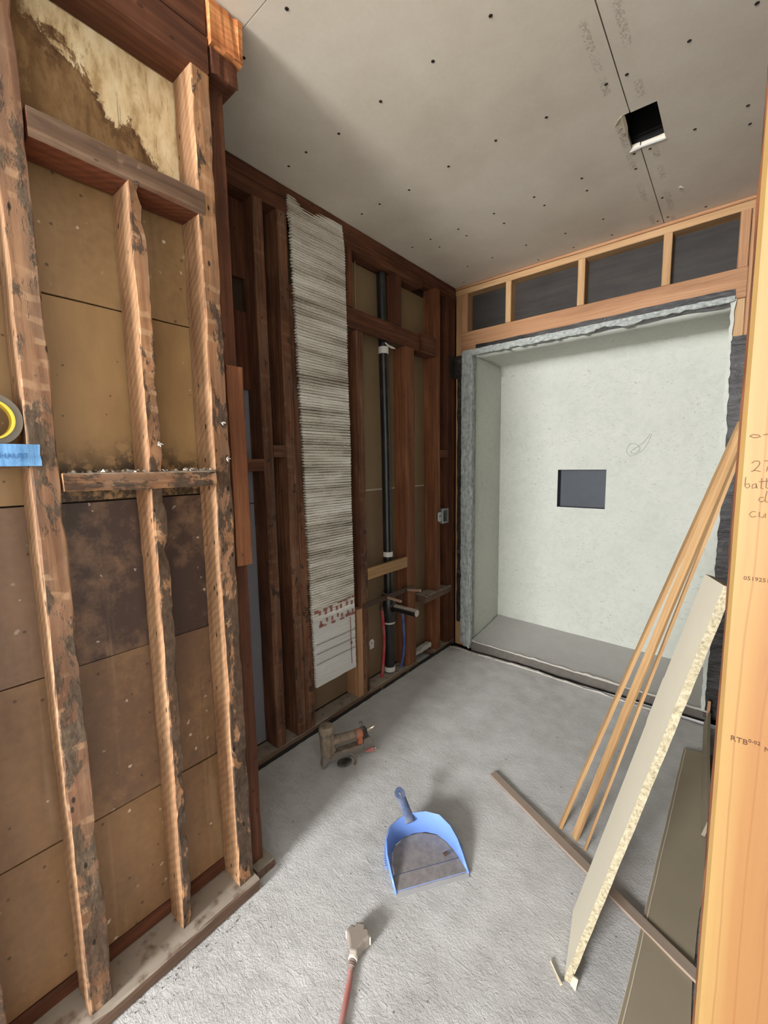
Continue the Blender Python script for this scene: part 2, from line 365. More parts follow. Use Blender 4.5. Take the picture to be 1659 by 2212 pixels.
MT['gyp_face'] = plain('gypsum_face_paper', S(228, 220, 198), 0.75, var=0.07, scale=8, bump=0.05)
def gyp_edge():
    g = M_('gypsum_cut_edge'); v = g.pos(); n = g.noise(v, 130, 5, 0.7); b = g.noise(v, 30, 3)
    c = g.ramp(n, [(0.3, S(118, 108, 84)), (0.48, S(166, 155, 128)), (0.68, S(192, 182, 156))])
    g.bump(g.math('ADD', n, b), 0.8, 0.004)
    return g.out(c, 0.9, 0, 0.15)
MT['gyp_edge'] = gyp_edge()
MT['gyp_floor'] = plain('dusty_gypsum_sheet', S(150, 138, 116), 0.8, var=0.12, scale=9, bump=0.08)
MT['gyp_rim'] = plain('torn_paper_rim', S(204, 190, 166), 0.85, var=0.12)
MT['tapeblue'] = None
def blue_mat():
    g = M_('blue_masking_tape'); v = g.coord(); n = g.noise(g.map(v, (60, 60, 60)), 1, 4, 0.65); k = g.noise(g.map(v, (40, 90, 8)), 1, 4)
    c = g.ramp(g.math('ADD', g.math('MULTIPLY', n, 0.5), g.math('MULTIPLY', k, 0.5)), [(0.3, S(72, 124, 176)), (0.55, S(110, 158, 206)), (0.75, S(138, 180, 220))])
    g.bump(k, 0.35, 0.003)
    return g.out(c, 0.65, 0, 0.3)
MT['tapeblue'] = blue_mat()
MT['yellow'] = plain('yellow_core', S(236, 204, 74), 0.5, var=0.12)
MT['taperoll'] = plain('grey_tape', S(112, 104, 92), 0.5, var=0.12)
MT['ink'] = plain('pencil_grey', S(92, 62, 42), 0.8, var=0.05, bump=0)
MT['pencilgrey'] = plain('pencil_scratch', S(140, 142, 134), 0.9, var=0.1, bump=0)
MT['stampink'] = plain('brown_stamp_ink', S(74, 44, 26), 0.8, var=0.2, bump=0)
MT['paleink'] = plain('pale_paper_print', S(120, 114, 108), 0.6, var=0.3, bump=0)
MT['blueink'] = plain('dark_blue_ink', S(66, 110, 160), 0.7, var=0.05, bump=0)
def pan_blue():
    g = M_('blue_dustpan_plastic'); v = g.coord(); n = g.noise(v, 20, 4)
    up = g.step(g.sep(g.wn())[2], 0.75, 0.97)
    c = g.mix(g.math('MULTIPLY', n, 0.2), S(112, 146, 214), S(84, 112, 176))
    c = g.mix(g.math('MULTIPLY', up, 0.95), c, g.ramp(g.noise(v, 60, 5), [(0.3, S(118, 110, 102)), (0.7, S(142, 134, 126))]))
    return g.out(c, 0.35, 0, 0.5)
MT['panblue'] = pan_blue()
MT['panhandle'] = plain('slate_blue_handle', S(78, 92, 124), 0.45, var=0.15, dust=0.3)
MT['rubber'] = plain('grey_rubber_lip', S(160, 160, 160), 0.7, var=0.15, dust=0.35)
MT['tool'] = plain('dusty_tool_metal', S(122, 108, 94), 0.6, metal=0.15, var=0.25, scale=50, dust=0.7, dustcol=S(150, 132, 112))
MT['toolgrey'] = plain('tool_magazine_grey', S(134, 130, 126), 0.45, metal=0.4, var=0.25, scale=40, dust=0.55, dustcol=S(146, 130, 112))
MT['tooldark'] = plain('tool_black_plastic', S(52, 48, 44), 0.5, var=0.2, dust=0.35)
MT['orange'] = plain('orange_grip', S(186, 104, 66), 0.6, var=0.2, dust=0.35)
MT['pinkred'] = plain('red_sticker', S(204, 108, 104), 0.6, var=0.15, dust=0.3)
MT['chrome'] = plain('bright_brass_fitting', S(224, 214, 196), 0.2, metal=0.9, var=0.05)
MT['plug'] = plain('dusty_clear_plug', S(150, 137, 124), 0.35, var=0.2, scale=50, dust=0.35, spec=0.6)
MT['plugtip'] = plain('pale_plug_face', S(228, 220, 206), 0.4, var=0.1)
MT['cordred'] = plain('dusty_red_cord', S(176, 112, 104), 0.6, var=0.2, dust=0.3)
MT['cordboot'] = plain('grey_cord_boot', S(136, 118, 108), 0.6, var=0.2)
MT['chip'] = plain('pale_wood_chip', S(216, 200, 172), 0.8, var=0.15)
MT['crumb'] = plain('plaster_crumbs', S(186, 178, 166), 0.9, var=0.3)
MT['wall'] = plain('plain_unseen_wall', S(214, 212, 206), 0.85, var=0.05, scale=3, bump=0.02)  # walls out of view, pale to bounce daylight into the room
MT['shell'] = plain('dark_void_board', S(60, 44, 32), 0.9, var=0.15, scale=6)
MT['sill'] = plain('shaded_sill_mortar', S(112, 106, 98), 0.95, var=0.35, scale=30, bump=0.6)  # shade of the sill face put into a darker mortar colour
MT['dirt'] = plain('trench_dirt', S(84, 70, 56), 0.95, var=0.4, scale=40, bump=0.6)
def foil_mat():
    g = M_('ribbed_foil'); v = g.coord(); p = g.sep(v)
    n = g.noise(v, 120, 4, 0.65); bnd = g.noise(g.map(v, (0.5, 0.7, 10)), 1, 5, 0.6)
    c = g.ramp(g.math('ADD', g.math('MULTIPLY', bnd, 0.8), g.math('MULTIPLY', n, 0.2)), [(0.38, S(146, 136, 118)), (0.50, S(214, 208, 196)), (0.60, S(244, 241, 233))])
    low = g.math('SUBTRACT', 1, g.step(p[2], 0.30, 0.36))    # printed paper-faced foot of the strip
    c = g.mix(g.math('MULTIPLY', low, 0.8), c, S(226, 224, 220))
    ln = g.step(g.noise(g.map(v, (1, 1.6, 200)), 1, 3, 0.6), 0.56, 0.68)
    c = g.mix(g.math('MULTIPLY', ln, g.math('SUBTRACT', 0.5, g.math('MULTIPLY', low, 0.4))), c, S(92, 86, 76))
    cr = g.noise(g.map(v, (60, 90, 150)), 1, 5, 0.7, 1.5)
    h = g.math('ADD', g.math('MULTIPLY', n, 0.5), g.math('MULTIPLY', cr, g.math('ADD', 0.5, g.math('MULTIPLY', low, 1.5))))
    g.bump(h, 0.8, 0.004)
    return g.out(c, 0.42, g.math('SUBTRACT', 0.25, g.math('MULTIPLY', low, 0.22)), 0.5)
MT['foil'] = foil_mat()
MT['redprint'] = plain('red_brown_print', S(150, 96, 84), 0.7, var=0.25, bump=0)
MT['greyprint'] = plain('grey_crease_print', S(120, 116, 112), 0.7, var=0.15, bump=0)

# ------------------------------------------------------------------ mesh helpers
def link(name, me, mat, parent=None, loc=None):
    o = bpy.data.objects.new(name, me); C.objects.link(o)
    if mat is not None and not me.materials:
        me.materials.append(MT[mat] if isinstance(mat, str) else mat)
    if parent is not None: o.parent = parent
    if loc is not None: o.location = loc
    return o
class MB:
    def __init__(s): s.v = []; s.f = []; s.mi = []
    def add(s, vs, fs, mi=0):
        k = len(s.v); s.v += [tuple(v) for v in vs]; s.f += [tuple(i+k for i in f) for f in fs]; s.mi += [mi]*len(fs); return s
    def box(s, x0, x1, y0, y1, z0, z1, mi=0):
        vs = [(x, y, z) for x in (x0, x1) for y in (y0, y1) for z in (z0, z1)]
        return s.add(vs, [(0,1,3,2),(4,6,7,5),(0,4,5,1),(2,3,7,6),(0,2,6,4),(1,5,7,3)], mi)
    def prism(s, poly, h0, h1, axis='Z', mi=0, side_mi=None):
        n = len(poly)
        def P(a, b, h): return {'Z': (a, b, h), 'X': (h, a, b), 'Y': (a, h, b)}[axis]
        vs = [P(a, b, h0) for a, b in poly] + [P(a, b, h1) for a, b in poly]
        s.add(vs, [tuple(range(n-1, -1, -1)), tuple(range(n, 2*n))], mi)
        k = len(s.v)-2*n
        for i in range(n):
            s.f.append((k+i, k+(i+1) % n, k+n+(i+1) % n, k+n+i)); s.mi.append(mi if side_mi is None else side_mi)
        return s
    def tube(s, pts, r, n=12, caps=True, mi=0):
        pts = [Vector(p) for p in pts]; rs = r if isinstance(r, (list, tuple)) else [r]*len(pts)
        t0 = (pts[1]-pts[0]).normalized(); a = t0.orthogonal().normalized()
        vs = []
        for i, p in enumerate(pts):
            t = (pts[min(i+1, len(pts)-1)]-pts[max(i-1, 0)]).normalized()
            a = (a - t*a.dot(t)).normalized(); b = t.cross(a)
            for k in range(n):
                an = 2*math.pi*k/n; vs.append(p + (a*math.cos(an)+b*math.sin(an))*rs[i])
        fs = [(i*n+k, i*n+(k+1) % n, (i+1)*n+(k+1) % n, (i+1)*n+k) for i in range(len(pts)-1) for k in range(n)]
        if caps: fs += [tuple(range(n-1, -1, -1)), tuple((len(pts)-1)*n+k for k in range(n))]
        return s.add(vs, fs, mi)
    def me(s, name, smooth=False):
        m = bpy.data.meshes.new(name); m.from_pydata(s.v, [], s.f); m.validate()
        bm = bmesh.new(); bm.from_mesh(m); bmesh.ops.recalc_face_normals(bm, faces=bm.faces); bm.to_mesh(m); bm.free()
        if len(m.polygons) == len(s.mi):
            m.polygons.foreach_set('material_index', s.mi)
        if smooth:
            m.polygons.foreach_set('use_smooth', [True]*len(m.polygons))
            if hasattr(m, 'set_sharp_from_angle'): m.set_sharp_from_angle(angle=math.radians(40))
        return m
    def obj(s, name, mat, parent=None, loc=None, smooth=False, mats=None, bevel=0):
        m = s.me(name, smooth)
        for k in (mats or []): m.materials.append(MT[k])
        o = link(name, m, None if mats else mat, parent, loc)
        if bevel:
            b = o.modifiers.new('bevel', 'BEVEL'); b.width = bevel; b.segments = 2; b.limit_method = 'ANGLE'
        return o
def smoothpath(pts, n=8):
    P = [Vector(p) for p in pts]; out = []
    for i in range(len(P)-1):
        p0, p1, p2, p3 = P[max(i-1, 0)], P[i], P[i+1], P[min(i+2, len(P)-1)]
        for k in range(n):
            t = k/n; out.append(0.5*((2*p1)+(p2-p0)*t+(2*p0-5*p1+4*p2-p3)*t*t+(3*p1-p0-3*p2+p3)*t**3))
    out.append(P[-1]); return out
def root(name, loc=(0, 0, 0), kind=None, label=None, cat=None, group=None, rz=0.0):
    o = bpy.data.objects.new(name, None); C.objects.link(o); o.location = loc; o.rotation_euler = (0, 0, rz); o.empty_display_size = 0.05
    return tag(o, label, cat, group, kind)
def tag(o, label=None, cat=None, group=None, kind=None):
    for k, v in (('label', label), ('category', cat), ('group', group), ('kind', kind)):
        if v: o[k] = v
    return o

def timber(name, x, y, z, mat, parent=None, front=(1, 0, 0), long=None, rough=0.0008, cham=0.0025, notch=None, seg=0.035, label=None, taper=None):
    """a stick of timber filling the box x,y,z; local Z = long axis, local X = front; rough = wander of its arrises,
    notch(t, corner) -> inward offset of the front arrises"""
    lo = Vector((x[0], y[0], z[0])); hi = Vector((x[1], y[1], z[1])); d = hi-lo; c = (lo+hi)/2
    L = long if long is not None else max((i for i in range(3) if abs(front[i]) < 0.5), key=lambda i: d[i])
    lz = Vector([1.0 if i == L else 0.0 for i in range(3)]); fx = Vector(front); sy = lz.cross(fx)
    ext = lambda a: abs(a.x)*d.x + abs(a.y)*d.y + abs(a.z)*d.z
    X, Y, Z = ext(fx)/2, ext(sy)/2, ext(lz)/2
    n = max(2, int(2*Z/seg)); ch = min(cham, X*0.4, Y*0.4)
    sec = [(X, -Y+ch), (X, Y-ch), (X-ch, Y), (-X+ch, Y), (-X, Y-ch), (-X, -Y+ch), (-X+ch, -Y), (X-ch, -Y)]
    mb = MB(); vs = []; sd = random.random()*100
    for i in range(n+1):
        t = i/n; zz = -Z + 2*Z*t
        for k, (a, b) in enumerate(sec):
            j = mn.noise_vector((sd+k*3.1, zz*9, 0.0))*rough*1.6 + mn.noise_vector((sd+k*7.7, zz*60, 4.0))*rough
            aa, bb = a + j.x, b + j.y
            if notch:
                nb, na = notch(t, k); aa -= na; bb += nb
            vs.append((aa, bb, zz + (j.z if i in (0, n) else 0)))
    fs = [(i*8+k, i*8+(k+1) % 8, (i+1)*8+(k+1) % 8, (i+1)*8+k) for i in range(n) for k in range(8)]
    fs += [tuple(range(7, -1, -1)), tuple(n*8+k for k in range(8))]
    mb.add(vs, fs)
    o = link(name, mb.me(name), mat, parent)
    mat4 = Matrix((fx, sy, lz)).transposed().to_4x4(); mat4.translation = c
    o.matrix_basis = mat4
    if label: o['label'] = label
    return o
def box(name, x, y, z, mat, parent=None, bevel=0.0, label=None):
    c = ((x[0]+x[1])/2, (y[0]+y[1])/2, (z[0]+z[1])/2)
    o = MB().box(x[0]-c[0], x[1]-c[0], y[0]-c[1], y[1]-c[1], z[0]-c[2], z[1]-c[2]).obj(name, mat, parent, c, bevel=bevel)
    if label: o['label'] = label
    return o
def ragged_sheet(name, origin, du, dv, nu, nv, thick, mat, parent=None, amp=0.002, edge=0.0, es=30.0, loc=None, mats=None):
    """a sheet spanned by du,dv with wandering rim and rippled face; thickness along du x dv"""
    o = Vector(origin); du = Vector(du); dv = Vector(dv); nr = du.cross(dv).normalized(); eu = du.normalized(); ev = dv.normalized()
    vs = []; sd = random.random()*50
    for s_ in (0, 1):
        for i in range(nu+1):
            for j in range(nv+1):
                p = o + du*(i/nu) + dv*(j/nv)
                q = mn.noise(Vector((p.x*es+sd, p.y*es, p.z*es)))
                q2 = mn.noise(Vector((p.x*es*0.3+sd, p.y*es*0.3+9, p.z*es*0.3)))
                if edge:
                    r = (q+0.6*q2)*edge
                    if i == 0: p = p + eu*r
                    if i == nu: p = p - eu*r
                    if j == 0: p = p + ev*r
                    if j == nv: p = p - ev*r
                p = p + nr*((thick + q*amp + q2*amp*1.5) if s_ else 0)
                vs.append(p)
    W = nv+1; N = (nu+1)*W; fs = []
    for i in range(nu):
        for j in range(nv):
            a = i*W+j
            fs.append((N+a, N+a+W, N+a+W+1, N+a+1)); fs.append((a, a+1, a+W+1, a+W))
    rim = [i*W for i in range(nu+1)] + [nu*W+j for j in range(1, nv+1)] + [i*W+nv for i in range(nu-1, -1, -1)] + [j for j in range(nv-1, 0, -1)]
    for k in range(len(rim)):
        a, b = rim[k], rim[(k+1) % len(rim)]; fs.append((a, b, N+b, N+a))
    return MB().add(vs, fs).obj(name, mat, parent, loc, smooth=True)

H = 2.405
# ================================================================== SETTING: floor
fl = root('floor', kind='structure')
def floor_mesh():
    mb = MB(); x0, x1, y0, y1 = -1.60, 0.16, 0.15, 2.478; nx, ny = 200, 264
    vs = []
    for j in range(ny+1):
        for i in range(nx+1):
            x = x0+(x1-x0)*i/nx; y = y0+(y1-y0)*j/ny
            z = -0.0015 + 0.0016*mn.noise((x*9, y*9, 0)) + 0.0012*mn.noise((x*38+7, y*38, 2))*min(1, max(0.25, (2.0-y)/1.2))
            if j == ny: y += 0.010*mn.noise((x*14, 3, 0)) + 0.006*mn.noise((x*60, 1, 0))
            y -= 0.040*min(1, max(0, (x+0.95)/0.6))*(j/ny)**12
            if j == 0 or i in (0, nx): z = -0.001
            vs.append((x, y, min(z, 0.0005)))
    fs = [(j*(nx+1)+i, j*(nx+1)+i+1, (j+1)*(nx+1)+i+1, (j+1)*(nx+1)+i) for j in range(ny) for i in range(nx)]
    mb.add(vs, fs)
    k = len(mb.v); mb.add([(x0, y1, -0.001), (x1, y1, -0.001), (x1, y1, -0.05), (x0, y1, -0.05)], [(0, 1, 2, 3)])
    return mb
floor_mesh().obj('mortar_bed', 'floor', fl, smooth=True)
MB().box(-3.0, 3.0, -4.05, 0.15, -0.06, -0.001).obj('unseen_floor', 'floor', fl)  # added courtyard ground out of view, sunlit to bounce light upward
MB().box(0.16, 1.85, 0.15, 0.75, -0.06, -0.001).obj('unseen_floor', 'floor', fl)
MB().box(-1.60, 0.30, 2.39, 3.06, -0.06, -0.035).obj('trench_bottom', 'dirt', fl)
# ragged pale rims of the gap and the loose wire scraps in it
ragged_sheet('plaster_rim', (-1.45, 2.466, -0.005), (0.60, 0, 0), (0, 0.016, 0), 46, 2, 0.010, 'lip', fl, amp=0.006, edge=0.006, es=26)
ragged_sheet('plaster_rim', (-0.87, 2.464, -0.005), (0.68, -0.038, 0), (0, 0.013, 0), 46, 2, 0.009, 'lip', fl, amp=0.006, edge=0.006, es=26)
for k in range(4):
    y = 2.470+0.014*k; x0 = (-1.2, -1.05, -0.95, -0.8)[k]
    pts = [(x0+0.16*t, y+0.012*mn.noise((t*2, k*3, 0))+0.004*t, -0.026+0.022*math.sin(min(t, 5)*0.6+k)*0.8) for t in range(6)]
    MB().tube(pts, 0.0032, 6).obj('wire_scrap', 'tar', fl, smooth=True)

# ================================================================== SETTING: ceiling
ce = root('ceiling', (0, 0, H), kind='structure')
def slab(poly, name='gypsum_board'):
    return MB().prism(poly, 0, 0.015).obj(name, 'ceiling', ce)
J = -0.337; g = 0.0016
A = slab([(-1.62, 0.726), (J-g, 0.726), (J-g, 1.690), (-0.360, 1.690), (-0.364, 1.884), (J-g, 1.886), (J-g, 3.1), (-1.62, 3.1)])
Bd = slab([(J+g, 0.726), (0.30, 0.726), (0.30, 3.1), (J+g, 3.1), (J+g, 1.890), (-0.262, 1.896), (-0.263, 1.697), (J+g, 1.693)])
Cd = slab([(-1.62, 0.10), (1.85, 0.10), (1.85, 0.723), (-1.62, 0.723)])
sm = MB(); n = 10
sm.add([(0.0036*math.cos(2*math.pi*k/n), 0.0036*math.sin(2*math.pi*k/n), 0) for k in range(n)] + [(0.0024*math.cos(2*math.pi*k/n), 0.0024*math.sin(2*math.pi*k/n), -0.0008) for k in range(n)],
       [tuple(range(n-1, -1, -1)), tuple(range(n, 2*n))] + [(k, (k+1) % n, n+(k+1) % n, n+k) for k in range(n)])
sm = sm.me('screw')
for row in (0.77, 1.125, 1.525, 1.92, 2.02, 2.31, 2.50):
    for x in (-1.38, -1.263, -1.114, -0.92, -0.73, -0.55, -0.366, -0.31, -0.172, -0.036):
        if row in (2.02, 2.31, 2.50) and random.random() < 0.3: continue
        if -0.36 < x < -0.26 and 1.68 < row < 1.9: continue
        link('screw', sm, 'screw', A if x < J else Bd, (x+random.uniform(-.008, .008), row+random.uniform(-.012, .012), -0.0004))
for x in (-0.936, -0.70, -0.3, 0.02): link('screw', sm, 'screw', Cd, (x, 0.66, -0.0004))
for o in [o for o in bpy.data.objects if o.name.startswith('screw')]: o.scale = (1.5, 1.5, 1)
# torn paper around the square cut-out
def tear(name, pts, zs, parent, mat='white'):
    m = MB(); c = sum((Vector((p[0], p[1], 0)) for p in pts), Vector())/len(pts)
    vs = [(p[0], p[1], z) for p, z in zip(pts, zs)] + [(p[0], p[1], z+0.0015) for p, z in zip(pts, zs)]
    n = len(pts); m.add(vs, [tuple(range(n-1, -1, -1)), tuple(range(n, 2*n))] + [(i, (i+1) % n, n+(i+1) % n, n+i) for i in range(n)])
    return m.obj(name, mat, parent)
tear('torn_paper', [(-0.360, 1.688), (-0.372, 1.694), (-0.386, 1.712), (-0.374, 1.722), (-0.380, 1.736), (-0.366, 1.744), (-0.374, 1.764), (-0.364, 1.776), (-0.361, 1.80), (-0.355, 1.76), (-0.353, 1.70)],
     [-0.001, -0.006, -0.009, -0.003, -0.007, -0.002, -0.006, -0.003, -0.001, 0.003, 0.003], A, 'gyp_rim')
box('joint_blocker', (J-0.02, J+0.02), (0.74, 1.66), (H+0.016-H, H+0.05-H), 'shell', ce); box('joint_blocker', (J-0.02, J+0.02), (1.92, 3.08), (0.016, 0.05), 'shell', ce)  # unseen strips added above the joint to stop sky light coming through
tear('torn_paper', [(-0.366, 1.884), (-0.372, 1.892), (-0.33, 1.893), (-0.262, 1.902), (-0.258, 1.897), (-0.30, 1.889)], [0, -0.004, -0.002, -0.002, 0, 0.003], Bd)
tear('torn_paper', [(-0.25, 2.25), (-0.238, 2.262), (-0.245, 2.272), (-0.256, 2.264)], [-0.001, -0.008, -0.004, -0.001], Bd)

# ================================================================== SETTING: near left wall (open studs, brown lath boards behind)
XN, XB = -1.055, -1.145
wl = root('wall_left', kind='structure')
def ragged(depth, freq, seed, keep=()):
    """bites out of the +Y front arris"""
    def f(t, k):
        if k in (1, 2):
            v = max(0.0, mn.noise((t*freq, seed, 0)) + 0.35*mn.noise((t*freq*3.3, seed+5, 0)))
            return -depth*v, depth*0.35*v
        if k == 0: return 0.0, 0.0015*mn.noise((t*freq*2, seed+9, 0))
        return 0.0, 0.0
    return f
timber('stud', (XB, XN), (0.022, 0.065), (0.04, 2.234), 'weathered', wl, rough=0.0012, notch=ragged(0.008, 22, 1))
timber('stud', (XB, XN), (0.197, 0.243), (0.04, 2.234), 'weathered', wl, rough=0.0014, notch=ragged(0.009, 24, 3))
def stud2(t, k):
    if k in (1, 2):
        z = 0.03+t*1.9; w_ = 0.010*max(0, 1.2-z)/1.2
        v = max(0.0, mn.noise((z*17, 4.2, 0))+0.5*mn.noise((z*52, 9.1, 0)))
        return -(w_+0.016*v), 0.007*v + (0.022*max(0, (0.16-z)/0.16))
    if k in (0, 7): return 0, 0.022*max(0, (0.16-0.03-t*1.9)/0.16)
    return 0, 0
timber('stud', (XB, XN), (0.415, 0.446), (0.035, 1.905), 'charred', wl, rough=0.0014, notch=stud2, seg=0.016, label='narrow ragged stud with black rotted edge')
timber('stud', (XB, XN), (0.576, 0.622), (0.04, 2.234), 'charred', wl, rough=0.0014, notch=ragged(0.008, 26, 8))
timber('corner_stud', (-1.18, -1.098), (0.624, 0.684), (0.0, 2.30), 'redwood', wl, rough=0.001)
timber('board_offcut', (-1.098, -1.076), (0.640, 0.690), (0.995, 1.553), 'redwood_warm', wl, rough=0.001, cham=0.006, label='short reddish board nailed beside the end stud')
# notched cut end of the doubled top plate
timber('top_plate', (XB, XN), (-0.70, 0.622), (2.235, 2.318), 'redwood', wl, rough=0.001)
timber('top_plate', (XB, XN+0.002), (-0.70, 0.620), (2.320, 2.403), 'redwood', wl, rough=0.001)
def splint(t, k): return (0.004*mn.noise((k*3, t*9, 1)), 0.006*mn.noise((k*2, t*12, 5)))
timber('plate_end', (-1.15, -1.040), (0.624, 0.712), (2.300, 2.400), 'endgrain', wl, rough=0.003, long=1, seg=0.012, notch=splint, label='splintered orange cut end of the top plate')
timber('plate_end', (-1.15, -1.052), (0.626, 0.700), (2.245, 2.300), 'redwood', wl, rough=0.004, long=1, seg=0.012, notch=splint, label='dark broken stub under the plate end')
# blockings
timber('blocking', (XB, XN+0.004), (0.247, 0.590), (1.900, 1.953), 'brownstud', wl, rough=0.0014, cham=0.006)
timber('blocking', (XB, XN+0.010), (0.246, 0.574), (1.232, 1.270), 'charred', wl, rough=0.002, cham=0.004, label='burnt-looking crossblock with black blotches')
timber('blocking', (XB, XN-0.004), (0.067, 0.195), (1.282, 1.322), 'brownstud', wl, rough=0.001)
# plate
timber('bottom_plate', (-1.165, -1.035), (-0.70, 0.628), (0.0, 0.040), 'dustyboard', wl, rough=0.0012, cham=0.004)
timber('nailer_strip', (-1.165, -1.140), (-0.70, 0.60), (0.041, 0.082), 'darkboard', wl, rough=0.001)
# lath boards behind the studs
def lboard(z0, z1, mat, x=XB): 
    ragged_sheet('lath_board', (x-0.012, -0.62, z0), (0, 1.255, 0), (0, 0, z1-z0), 24, 6, 0.011, mat, wl, amp=0.0012, edge=0.0014, es=14)
lboard(0.066, 0.4255, 'lb_low'); lboard(0.4285, 0.8215, 'lb_brown', XB-0.001); lboard(0.8245, 1.2015, 'lb_mould'); lboard(1.206, 1.6475, 'lb_rim', XB-0.002)
lboard(1.6505, 1.945, 'lb_tan'); lboard(1.948, 2.31, 'peel', XB-0.001)
MB().box(-1.19, -1.162, -0.70, 0.62, 0, 2.40).obj('backing_board', 'shell', wl)
# ================================================================== SETTING: plumbing wall, deeper on the left
XF, XD = -1.475, -1.565
wf = root('wall_far_left', kind='structure')
T = lambda n_, y, z, m='redwood', x=(XD, XF), **k: timber(n_, x, y, z, m, wf, **k)
T('top_plate', (0.60, 2.536), (2.356, 2.404)); T('top_plate', (0.60, 2.158), (2.300, 2.354)); T('top_plate', (2.161, 2.536), (2.338, 2.354))
T('bottom_plate', (0.60, 2.085), (0.0, 0.042), 'dustyboard', cham=0.005); T('bottom_plate', (2.27, 2.536), (0.0, 0.036), 'dustyboard')
T('stud', (1.019, 1.066), (0.042, 2.30), 'redwood_stained'); T('stud', (1.132, 1.180), (0.042, 2.30), 'redwood_stained'); T('stud', (1.183, 1.236), (0.042, 1.972), 'redwood_stained')
T('blocking', (1.182, 1.50), (1.974, 2.026)); T('blocking', (0.70, 1.018), (1.258, 1.306)); T('blocking', (1.067, 1.131), (1.314, 1.362), 'redwood_stained')
T('stud', (1.582, 1.630), (0.042, 1.934), 'redwood_stained'); T('stud', (1.525, 1.564), (2.034, 2.30))
timber('stud', (XD, XF+0.002), (1.542, 1.580), (0.042, 0.524), 'header', wf, label='short new orange stud')
T('header', (1.48, 2.128), (1.936, 2.032), x=(XF-0.022, XF), rough=0.001)
T('blocking', (2.131, 2.288), (1.928, 2.036), x=(XF-0.07, XF+0.012))
T('stud', (1.984, 2.022), (0.042, 1.936), 'redwood_warm'); T('stud', (2.024, 2.068), (0.042, 1.936), 'redwood_warm')
T('cripple_stud', (1.897, 1.952), (2.034, 2.30)); T('stud', (2.293, 2.350), (0.020, 2.338), 'redwood_warm'); T('stud', (2.442, 2.500), (0.036, 2.338)); T('stud', (2.502, 2.536), (0.036, 2.338))
T('blocking', (2.351, 2.441), (1.312, 1.360)); T('blocking', (2.150, 2.470), (0.397, 0.442), 'dustyboard', x=(XF-0.075, XF+0.018), cham=0.004)
timber('strap_board', (XF-0.020, XF), (1.631, 1.983), (0.664, 0.726), 'lath', wf, label='new pale board laid across the pipe', rough=0.0006)
# sheathing boards behind
XS = XD-0.001
def sheath(name, y, z, mat, x0=XS-0.012, x1=XS): return box(name, (x0, x1), y, z, mat, wf)
sheath('sheathing_board', (1.237, 2.536), (0.044, 1.131), 'olive'); sheath('sheathing_board', (1.237, 2.536), (1.139, 2.30), 'olivelight')
sheath('joint_strip', (1.237, 2.536), (1.131, 1.139), 'jointline', XS-0.010, XS+0.002)
sheath('grey_board', (0.60, 1.066), (0.044, 1.12), 'bluegrey'); sheath('grey_board', (0.60, 1.066), (1.124, 1.60), 'bluegrey')
box('board', (XD, XD+0.020), (0.80, 1.052), (1.588, 1.888), 'darkboard', wf); box('board', (XD, XD+0.020), (0.80, 1.058), (2.014, 2.30), 'redwood', wf)
sheath('dark_board', (0.60, 1.019), (1.60, 2.30), 'shell'); sheath('dark_board', (1.066, 1.237), (0.044, 2.30), 'shell')
box('backing_board', (-1.61, -1.58), (0.55, 3.09), (-0.06, 2.42), 'shell', wf)
box('end_board', (-1.58, -1.17), (0.585, 0.600), (0, 2.40), 'shell', wf)
# strip of black membrane along the foot of the plates and the gap under the corner
ragged_sheet('membrane_strip', (XF+0.001, 2.50, 0.0), (0, -1.80, 0), (0, 0, 0.020), 70, 2, 0.006, 'tar', wf, amp=0.004, edge=0.004, es=24)
ragged_sheet('plaster_remnant', (XD+0.03, 2.09, 0.055), (0, 0.19, 0), (0, 0, 0.030), 20, 4, 0.03, 'lip', wf, amp=0.008, edge=0.008, es=40)

# ================================================================== SETTING: back wall with the mortar niche
YB = 2.536
wb = root('wall_back', kind='structure')
FY = (0, -1, 0)
def N(n_, x, z, m='pine', y=(YB, YB+0.088), **k): return timber(n_, x, y, z, m, wb, front=FY, rough=0.0004, cham=0.003, **k)
N('top_plate', (-1.472, 0.16), (2.388, 2.404), 'header'); N('top_plate', (-1.472, 0.16), (2.352, 2.386))
N('stud', (-1.471, -1.431), (0.0, 2.351), y=(YB+0.002, YB+0.088)); N('cripple_stud', (-1.429, -1.388), (2.116, 2.351), 'header')
for x in ((-1.132, -1.097), (-0.722, -0.686), (-0.335, -0.299)): N('cripple_stud', x, (2.116, 2.351))
N('cripple_stud', (-0.052, -0.014), (2.116, 2.351), 'header'); N('stud', (-0.012, 0.028), (0.0, 2.351), 'header'); N('stud', (-0.051, -0.013), (0.0, 1.984), y=(YB+0.003, YB+0.088))
N('header', (-1.430, -0.013), (1.986, 2.115), 'header', y=(YB-0.002, YB+0.07)); N('end_block', (-1.430, -1.402), (0.0, 0.185), 'header', y=(YB, YB+0.04))
box('backing_board', (-1.60, 0.3), (3.05, 3.09), (-0.06, 2.40), 'shell', wb)
ragged_sheet('building_paper', (-1.472, YB+0.075, 2.05), (1.50, 0, 0), (0, 0, 0.34), 40, 10, 0.003, 'paperflat', wb, amp=0.002, es=6)
box('backing_board', (-1.472, 0.16), (YB+0.08, YB+0.088), (2.03, 2.40), 'shell', wb)
